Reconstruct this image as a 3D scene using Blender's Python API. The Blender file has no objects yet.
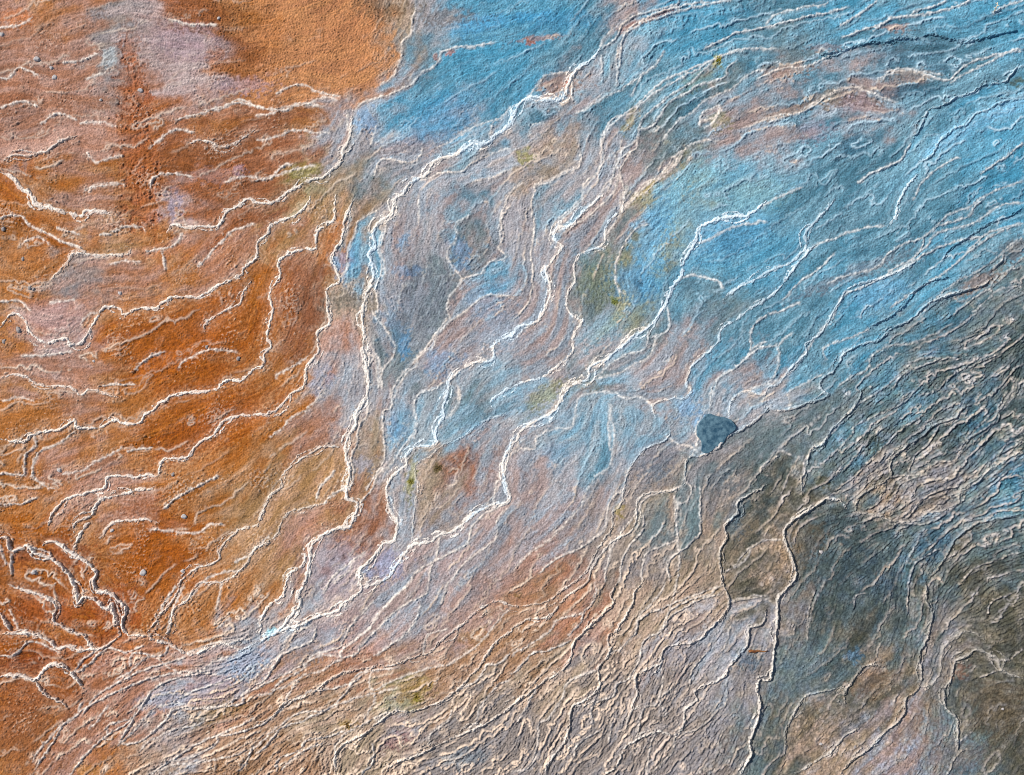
import bpy, math, random
import numpy as np

# ---------------------------------------------------------------- camera, sky, sun, exposure
PX = 0.02                       # metres of ground per photograph pixel
W, H = 1024, 775
CAMZ = W * PX * 28.0 / 36.0
scene = bpy.context.scene
cam_d = bpy.data.cameras.new("camera"); cam_d.lens = 28.0; cam_d.sensor_width = 36.0
cam_d.clip_end = 2000.0
cam = bpy.data.objects.new("camera", cam_d); scene.collection.objects.link(cam)
cam.location = (0, 0, CAMZ); cam.rotation_euler = (0, 0, 0)
scene.camera = cam

SUN_EL, SUN_AZ = math.radians(36), math.radians(298)      # azimuth clockwise from +Y
world = bpy.data.worlds.new("World"); scene.world = world; world.use_nodes = True
wn = world.node_tree
sky = wn.nodes.new("ShaderNodeTexSky"); sky.sky_type = 'NISHITA'; sky.sun_disc = False
sky.sun_elevation = SUN_EL; sky.sun_rotation = SUN_AZ
bg = wn.nodes["Background"]; bg.inputs[1].default_value = 0.08
wn.links.new(sky.outputs[0], bg.inputs[0])
sd = bpy.data.lights.new("sun", 'SUN'); sd.energy = 4.6; sd.angle = math.radians(0.5); sd.color = (1.0, 0.955, 0.89)
so = bpy.data.objects.new("sun", sd); scene.collection.objects.link(so)
so.rotation_euler = (math.pi/2 - SUN_EL, 0, math.pi - SUN_AZ); so.location = (-20, 12, 18)
scene.view_settings.view_transform = 'Standard'; scene.view_settings.look = 'None'
scene.view_settings.exposure = 0.3; scene.view_settings.gamma = 1.0
scene.view_settings.use_curve_mapping = False

scene.cycles.filter_width = 1.0 if hasattr(scene, 'cycles') else 1.0

# ---------------------------------------------------------------- helpers
rng = np.random.RandomState(11); random.seed(5)
C = scene.collection
S = 0.75                        # ground grid step in photograph pixels
X0, Y0, X1, Y1 = -120.0, -110.0, 1144.0, 885.0
gx = np.arange(X0, X1, S); gy = np.arange(Y0, Y1, S)
NX, NY = len(gx), len(gy)
GX, GY = np.meshgrid(gx.astype(np.float32), gy.astype(np.float32))

def noise(lam, seed, beta=None, ax=1.0, ay=1.0):
    """band noise of wavelength lam px (beta None) or a power-law sum of all scales above 2 px"""
    r = np.random.RandomState(seed); n = r.randn(NY, NX).astype(np.float32)
    fy = np.fft.fftfreq(NY, S)[:, None] * ay; fx = np.fft.rfftfreq(NX, S)[None, :] * ax
    f = np.sqrt(fx*fx + fy*fy) + 1e-9
    if beta is None: filt = np.exp(-(np.log(f*lam)**2) / 0.35)
    else: filt = np.where(f*lam < 1, 1.0, (f*lam)**(-beta))
    filt[0, 0] = 0
    o = np.fft.irfft2(np.fft.rfft2(n) * filt, s=(NY, NX)).astype(np.float32)
    return o / o.std()

def blur(a, sig):
    p = int(3*sig/S)
    b = np.pad(a, p, mode='edge')
    fy = np.fft.fftfreq(b.shape[0], S)[:, None]; fx = np.fft.rfftfreq(b.shape[1], S)[None, :]
    o = np.fft.irfft2(np.fft.rfft2(b) * np.exp(-2*(math.pi*sig)**2*(fx*fx+fy*fy)), s=b.shape)
    return o[p:p+NY, p:p+NX].astype(np.float32)

def sm(a, b, x):
    t = np.clip((x-a)/(b-a), 0, 1); return t*t*(3-2*t)

def bil(a, x, y):
    """bilinear sample of a grid a[ny,nx] at index coordinates"""
    x = np.clip(x, 0, a.shape[1]-1.001); y = np.clip(y, 0, a.shape[0]-1.001)
    i = x.astype(np.int32); j = y.astype(np.int32); u = x-i; v = y-j
    if a.ndim == 3: u = u[..., None]; v = v[..., None]
    return (a[j, i]*(1-u)+a[j, i+1]*u)*(1-v) + (a[j+1, i]*(1-u)+a[j+1, i+1]*u)*v

def fieldat(a, x, y): return bil(a, (x-X0)/S, (y-Y0)/S)

# ---------------------------------------------------------------- traced ridge lines
OX = [0, 256, 512, 768]; OY = [0, 194, 388, 581]
def parse(s):
    ox = oy = 0; out = []; z = 4.0
    for t in s.split():
        if t[0] == 'T': ox, oy, z = OX[int(t[1])], OY[int(t[2])], 4.0
        elif t[0] == 'Z': ox, oy, z = {'0': (600, 0, 2.4127), '2': (600, 320, 2.4127), '4': (0, 0, 2.842), '6': (300, 150, 2.56), '7': (0, 480, 2.56)}[t[1]]
        else:
            a, b = t.split(','); out.append((ox+float(a)/z, oy+float(b)/z))
    return np.array(out)

# (path, width px, height m, whiteness, braid strands, label)
MAJOR = [
("T20 350,200 320,235 270,275 240,310 225,350 200,400 150,398 70,390 20,430 T10 1020,490 960,545 920,580 865,585 800,620 740,635 700,665 685,695 620,730 590,775 T11 550,25 545,75 490,115 468,160 480,215 455,235 470,320 455,370 430,440 425,500 435,560 430,620 445,690 455,775 T12 435,50 405,100 400,150 370,200 360,260 375,330 365,400 365,440 405,465 385,530 370,560 320,565 250,600 220,640 215,690 195,775 T13 170,60 180,95 130,145 105,190 60,220 10,240",
 2.5, .05, .95, 2, "longest, brightest white ridge, winding from the top down to the bottom-left fan"),
("T21 375,0 290,65 240,125 190,130 165,170 200,215 165,260 135,310 155,370 150,420 120,490 80,520 30,530 0,570 T11 1015,572 955,600 945,665 870,675 780,740 770,775 T12 750,70 750,110 720,170 720,225 640,235 605,270 600,310 550,345 530,390 530,440 545,500 570,530 555,610 510,625 460,690 425,720 420,775 T13 415,45 350,95 330,120 240,150 190,170 110,195 20,242",
 2.2, .045, .95, 1, "long white S-curved ridge through the pale blue middle, second longest of the white ones"),
("T21 455,0 440,70 400,95 375,150 370,195 330,220 275,240 250,290 250,350 225,390 220,450 245,490 285,510 245,570 240,630 170,700 120,740 30,760 0,775 T12 1000,5 945,48 940,80",
 1.5, .035, .9, 0, "thin white ridge bordering the olive-green patch on its left side"),
("T21 1020,30 950,80 880,90 780,115 740,150 735,195 690,270 680,330 640,375 612,445 550,530 490,570 440,610 380,660 310,690 300,740 230,770 T22 200,50 165,95 110,130 40,170 20,210 0,225 T12 990,300 1000,380 1010,450 940,470 870,510 800,570 740,590 690,620 620,635 560,710 530,760 T13 470,15 425,25",
 2.3, .045, .95, 1, "white ridge leaving the light blue pool edge and running through a chain of small loops"),
("T31 265,20 215,80 155,150 150,210 100,270 30,295 0,310 T21 1000,325 960,350 900,380 845,415",
 2.2, .03, .75, 1, "pale ridge ending at the small dark hook in the blue field"),
("T31 200,190 145,250 80,330 20,400 T21 1020,415 910,490 840,540 830,590 790,630 720,690 700,750 705,775 T22 715,0 700,40 640,45 570,70 580,120",
 1.7, .035, .8, 0, "white ridge on blue reaching the mauve tongue left of the dark pool"),
("T30 605,695 570,730 540,775 T31 520,40 510,85 480,130", 1.9, .03, .85, 0, "short bright white streak alone on the deep blue slope"),
("T30 1020,395 940,405 880,440 830,455 800,490 740,520 690,560 660,610 610,650", 2.0, .04, .35, 0, "light blue swollen terrace rim near the right edge"),
("T31 600,265 500,320 410,350 330,375 300,410 265,465 215,550 150,600 150,640 90,700 40,760 0,770 T22 1010,25 930,15 880,60 865,130",
 1.5, .035, .7, 0, "pale ridge from the light blue shelf to the dark pool's upper right"),
("T31 900,330 850,370 740,400 650,430 610,465 570,500 490,545 430,590 370,600 300,640 270,700 215,740 205,775 T32 240,30 160,60 90,80 40,90 0,75 T22 1020,90 960,140 900,175 860,190 820,240 760,270 720,275 695,300 690,380",
 1.7, .055, .4, 0, "long rim dividing the blue slope from the dark grey slope, dark shadow beneath it"),
("T31 1020,50 960,90 880,120 790,180 720,230 685,290", 1.4, .05, .15, 0, "blue terrace lip with a dark lower edge, near the right side"),
("T31 730,330 650,345 590,385 550,440 490,490 410,530 400,560", 1.4, .05, .15, 0, "dark-edged blue lip just above the long blue and grey divide"),
("T30 1020,120 900,140 840,160 760,160 650,135 600,150 520,150 480,165 400,170 300,200 200,220", 1.3, .05, .1, 0, "dark scalloped terrace lip across the top right blue slope"),
("T30 1000,260 960,310 940,330 860,340 810,370 750,390 700,420 640,440 620,480 600,530 570,570", 1.3, .045, .35, 0, "blue lip turning pinkish at its lower end, above the swollen light rim"),
("T22 690,380 640,410 540,420 500,460 500,520 480,570 410,610 370,650 320,720 300,775 T23 220,60 150,140 100,155 60,155 0,190 T13 1020,200 960,240 915,300 900,330 830,410 760,470 700,500 640,520 560,520 480,570 430,610 330,670 315,730 320,775",
 1.6, .05, .6, 0, "very long beige rim from below the dark pool down through the brown terraces"),
("T32 310,480 290,450 235,440 200,465 80,550 65,600 100,690 110,740 95,775 T33 65,40 40,90 35,210 20,320 10,385 T23 1020,400 985,410 990,520 950,640 955,690 910,775",
 2.0, .06, .85, 0, "tall arched rim with an amber inner edge around the dark grey basin"),
("T22 1020,390 960,420 900,460 900,500 850,545 860,600 830,650 835,740 T23 845,20 870,85 850,130 780,200 730,240 620,260 595,300 590,330 500,370 500,440 490,490 460,560 455,590",
 1.6, .05, .55, 0, "stepped rim left of the arched one, ending in the lilac-grey terraces"),
("T33 635,-5 630,80 655,120 640,200 600,290 610,370 600,430 550,470 545,530 480,590 400,670 330,720 280,775", 1.6, .055, .45, 1, "upright rim dropping through the dark lower right ground then swinging left"),
("T32 1020,505 900,525 800,560 740,610 700,690 640,770", 1.9, .05, .4, 1, "thick rough curved rim in the right-hand grey ground"),
("T33 1020,385 960,370 925,350 915,310 860,280 820,275 800,300 750,325 735,380 705,440 710,510 750,545 755,600 755,690", 2.0, .05, .6, 1, "hooked rim around the brown basin in the bottom right corner"),
("T33 600,430 660,400 690,350 690,310 710,250 780,205 840,215 870,250", 1.7, .035, .45, 1, "small rough arch above the bottom right brown basin"),
("T33 470,340 390,335 340,390 310,430 305,470 320,510", 1.5, .05, .4, 0, "small hook-shaped rim inside the dark lower right ground"),
("T33 290,430 230,440 150,460 100,530 75,600 65,700", 1.6, .035, .5, 0, "curved rim over the olive basin left of the small hook"),
("T33 390,590 320,610 250,680 180,730 110,770", 1.8, .035, .65, 1, "pale crumbly rim at the bottom edge, right of centre"),
("T32 830,60 770,85 740,120 660,150 600,210 540,240 490,300 490,355 420,400 360,450 350,495", 1.7, .05, .5, 1, "whitish rough rim coming down the right slope to the arch's end"),
("T32 350,495 440,510 490,530 600,530 640,500 700,490 760,460 775,400 860,340 920,305 1020,250", 1.6, .045, .5, 0, "rim running right from the arch's end with an orange stain at its start"),
("T32 380,0 340,80 260,160 220,220 165,250 150,330 135,370 140,410", 1.5, .045, .4, 0, "grey rim bending down beside the greenish patch"),
# orange side
("T10 385,440 380,500 370,560 345,600 340,640 280,700 200,730 120,775 T11 60,35 0,35 T01 1000,20 970,35 910,70 890,110 860,130 800,130 730,135 690,125 675,160",
 1.9, .035, .85, 1, "yellowish white ridge from the olive patch down to the foot of the rusty streak"),
("T11 215,0 205,40 150,90 60,120 45,160 5,190 5,240 T01 1020,260 975,300 965,325 870,370 800,410 740,410 680,415 620,455 560,455 490,485 480,460 420,450 390,490 380,510 320,600 280,605 260,580 180,595 120,550 95,500 50,480 0,530",
 1.6, .04, .9, 0, "pale ridge framing the top of the deep orange flat on the left"),
("T11 320,0 310,100 245,150 235,215 180,220 90,265 95,330 50,400 65,465 45,560 60,605 30,650 30,685 0,695 T01 1020,695 970,740 900,750 870,775 T02 820,15 790,20 760,15 690,30 640,70 580,110 560,140 500,145 460,130 390,160 310,155 300,130 240,165 130,185 80,215 0,205",
 1.8, .04, .9, 0, "long pale ridge across the orange ground, below the deep orange flat"),
("T11 395,10 360,100 345,180 300,255 325,310 330,350 285,385 285,460 290,520 245,555 250,630 205,690 200,750 T12 190,0 140,25 95,75 60,100 0,105 T02 1020,110 910,120 850,190 790,220 750,275 690,285 650,290 635,350 590,350 530,360 440,355 420,400 350,415 260,445 205,510 195,570",
 1.8, .04, .88, 0, "pale ridge following the blue and orange border then curling into a hook on the left"),
("T02 630,405 560,405 480,430 400,450 365,510 305,540 295,575", 1.7, .035, .85, 0, "short forked white ridge below the hooked pale one"),
("T02 370,530 335,560 295,640", 1.6, .035, .85, 0, "tiny steep white ridge just above the dark orange pocket"),
("T02 630,540 580,525 480,535 430,560 400,600", 1.9, .03, .8, 0, "short arched white ridge over the saturated orange flat"),
("T02 0,600 30,598 50,650 110,630 135,650 170,670 240,710 290,770 T03 310,50 315,90 340,65 380,70 430,110 450,90 470,180 485,215", 2.5, .065, .85, 1, "thick bluish white crust wall in the lower left, left of the dark orange pocket"),
("T02 165,635 210,610 290,660 360,710 385,745 375,775 T03 390,40 440,50 500,105 490,180 520,215", 2.4, .06, .9, 0, "thick white crust wall closing the right side of the dark orange pocket"),
("T03 20,15 80,30 190,70 225,110 215,150 260,190 330,215 360,255 400,265", 2.2, .05, .75, 0, "bent white crust line below the thick walls at the left"),
("T03 0,210 60,205 130,205 190,225 230,270 270,260 320,275 400,265 440,250 480,215", 2.2, .05, .8, 1, "level white crust line reaching the left edge above the dark pool"),
("T03 0,130 30,170 50,205", 2.4, .06, .8, 0, "stubby white crust at the left edge, the smallest of the crusts"),
("T03 0,380 60,375 140,395 180,350 240,330 300,380 335,430", 2.4, .06, .9, 0, "arched bluish white crust over the amber pocket at the bottom left"),
("T03 140,398 180,450 240,480 265,505", 2.5, .06, .75, 0, "blue-grey spur of crust under the amber pocket"),
("T12 360,210 330,235 270,235 190,280 110,340 95,400 50,440 10,545 T02 1020,550 950,570 880,640 870,690 770,730 720,775 T03 700,60 610,180 590,215", 1.5, .035, .75, 1, "thin pale ridge over brown ground, running down to the left beside a twin"),
("T12 290,455 180,485 120,510 80,590 0,640 T02 1020,640 970,720 900,775 T03 800,10 750,80 690,120 680,190 650,220", 1.4, .035, .7, 0, "thin cream ridge with yellow upper end, the lower right twin of two on brown ground"),
("T12 215,690 190,660 195,700 140,740 125,775 T13 105,60 55,100 25,150 12,235", 1.9, .04, .92, 0, "white side branch looping off the left of the central ridge's tail"),
("T03 520,215 590,215 610,235 680,255 760,290 860,255 900,250 960,275 1020,250 T13 5,245", 1.8, .045, .75, 1, "crumbly pink-white rim along the foot of the orange flat"),
("T00 0,685 50,710 80,750 120,770 T01 150,40 230,60 320,85 350,65 460,80", 2.8, .045, .85, 2, "knobbly broad white crust at the far left, upper half"),
("T00 310,545 240,570 190,605 110,625 60,620 10,650", 2.2, .04, .55, 1, "knobbly grey crust just above the broad white one at the left"),
("T01 200,345 250,290 300,240 400,245 500,240 520,210", 2.0, .035, .7, 1, "crumbly crust slanting below the foot of the rusty streak"),
("T00 1020,515 940,575 880,590 800,565 740,580", 1.6, .03, .7, 0, "small sagging white ridge right of the rusty streak"),
("T01 0,740 50,725 100,730 150,760 280,770 T02 320,30 370,5 470,40", 1.9, .035, .75, 0, "white ridge starting at the left edge, just below the lilac patch"),
("T12 1020,95 900,135 840,190 740,235 700,270 640,310 650,400 635,460 630,560 615,630 570,690 575,725", 1.2, .03, .5, 0, "fine cream ridge with a yellow-green flank around the brown flat in the middle"),
("T01 1010,340 975,390 960,440 870,480 820,520 820,555", 1.3, .03, .8, 0, "thin white hook right of the deep orange flat"),
("T22 630,140 620,200 540,240 490,290 460,350 450,410 440,460 400,500 400,560 350,630 290,740 T23 200,40 130,85 60,100 0,100 T13 960,80 880,120 830,165 740,235 700,285 640,300 560,335 480,345 385,360 300,385 250,430 190,465 120,480 60,550 0,565",
 1.4, .045, .55, 0, "long cream rim edging the top of the orange-brown terrace belt"),
("T23 420,0 400,60 405,90 330,160 250,240 230,320 200,360 130,400 60,450 0,500 T13 940,560 870,590 760,640 660,690 570,720 530,745 520,775", 1.5, .05, .6, 0, "cream rim above the grey-green slope at the bottom centre"),
("T23 530,0 490,50 480,90 420,190 385,220 385,290 345,350 350,420 300,470 240,500 230,570 210,640 140,730 135,775", 1.5, .05, .65, 0, "cream rim with a brown basin to its right, bottom centre"),
("T23 1020,110 1000,170 950,190 940,250 880,320 850,380 790,410 740,440 735,480 690,520 685,580 640,620 580,600 500,630 450,670 420,740 350,775", 1.6, .05, .65, 0, "zigzag pale rim below the brown twig"),
]
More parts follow.
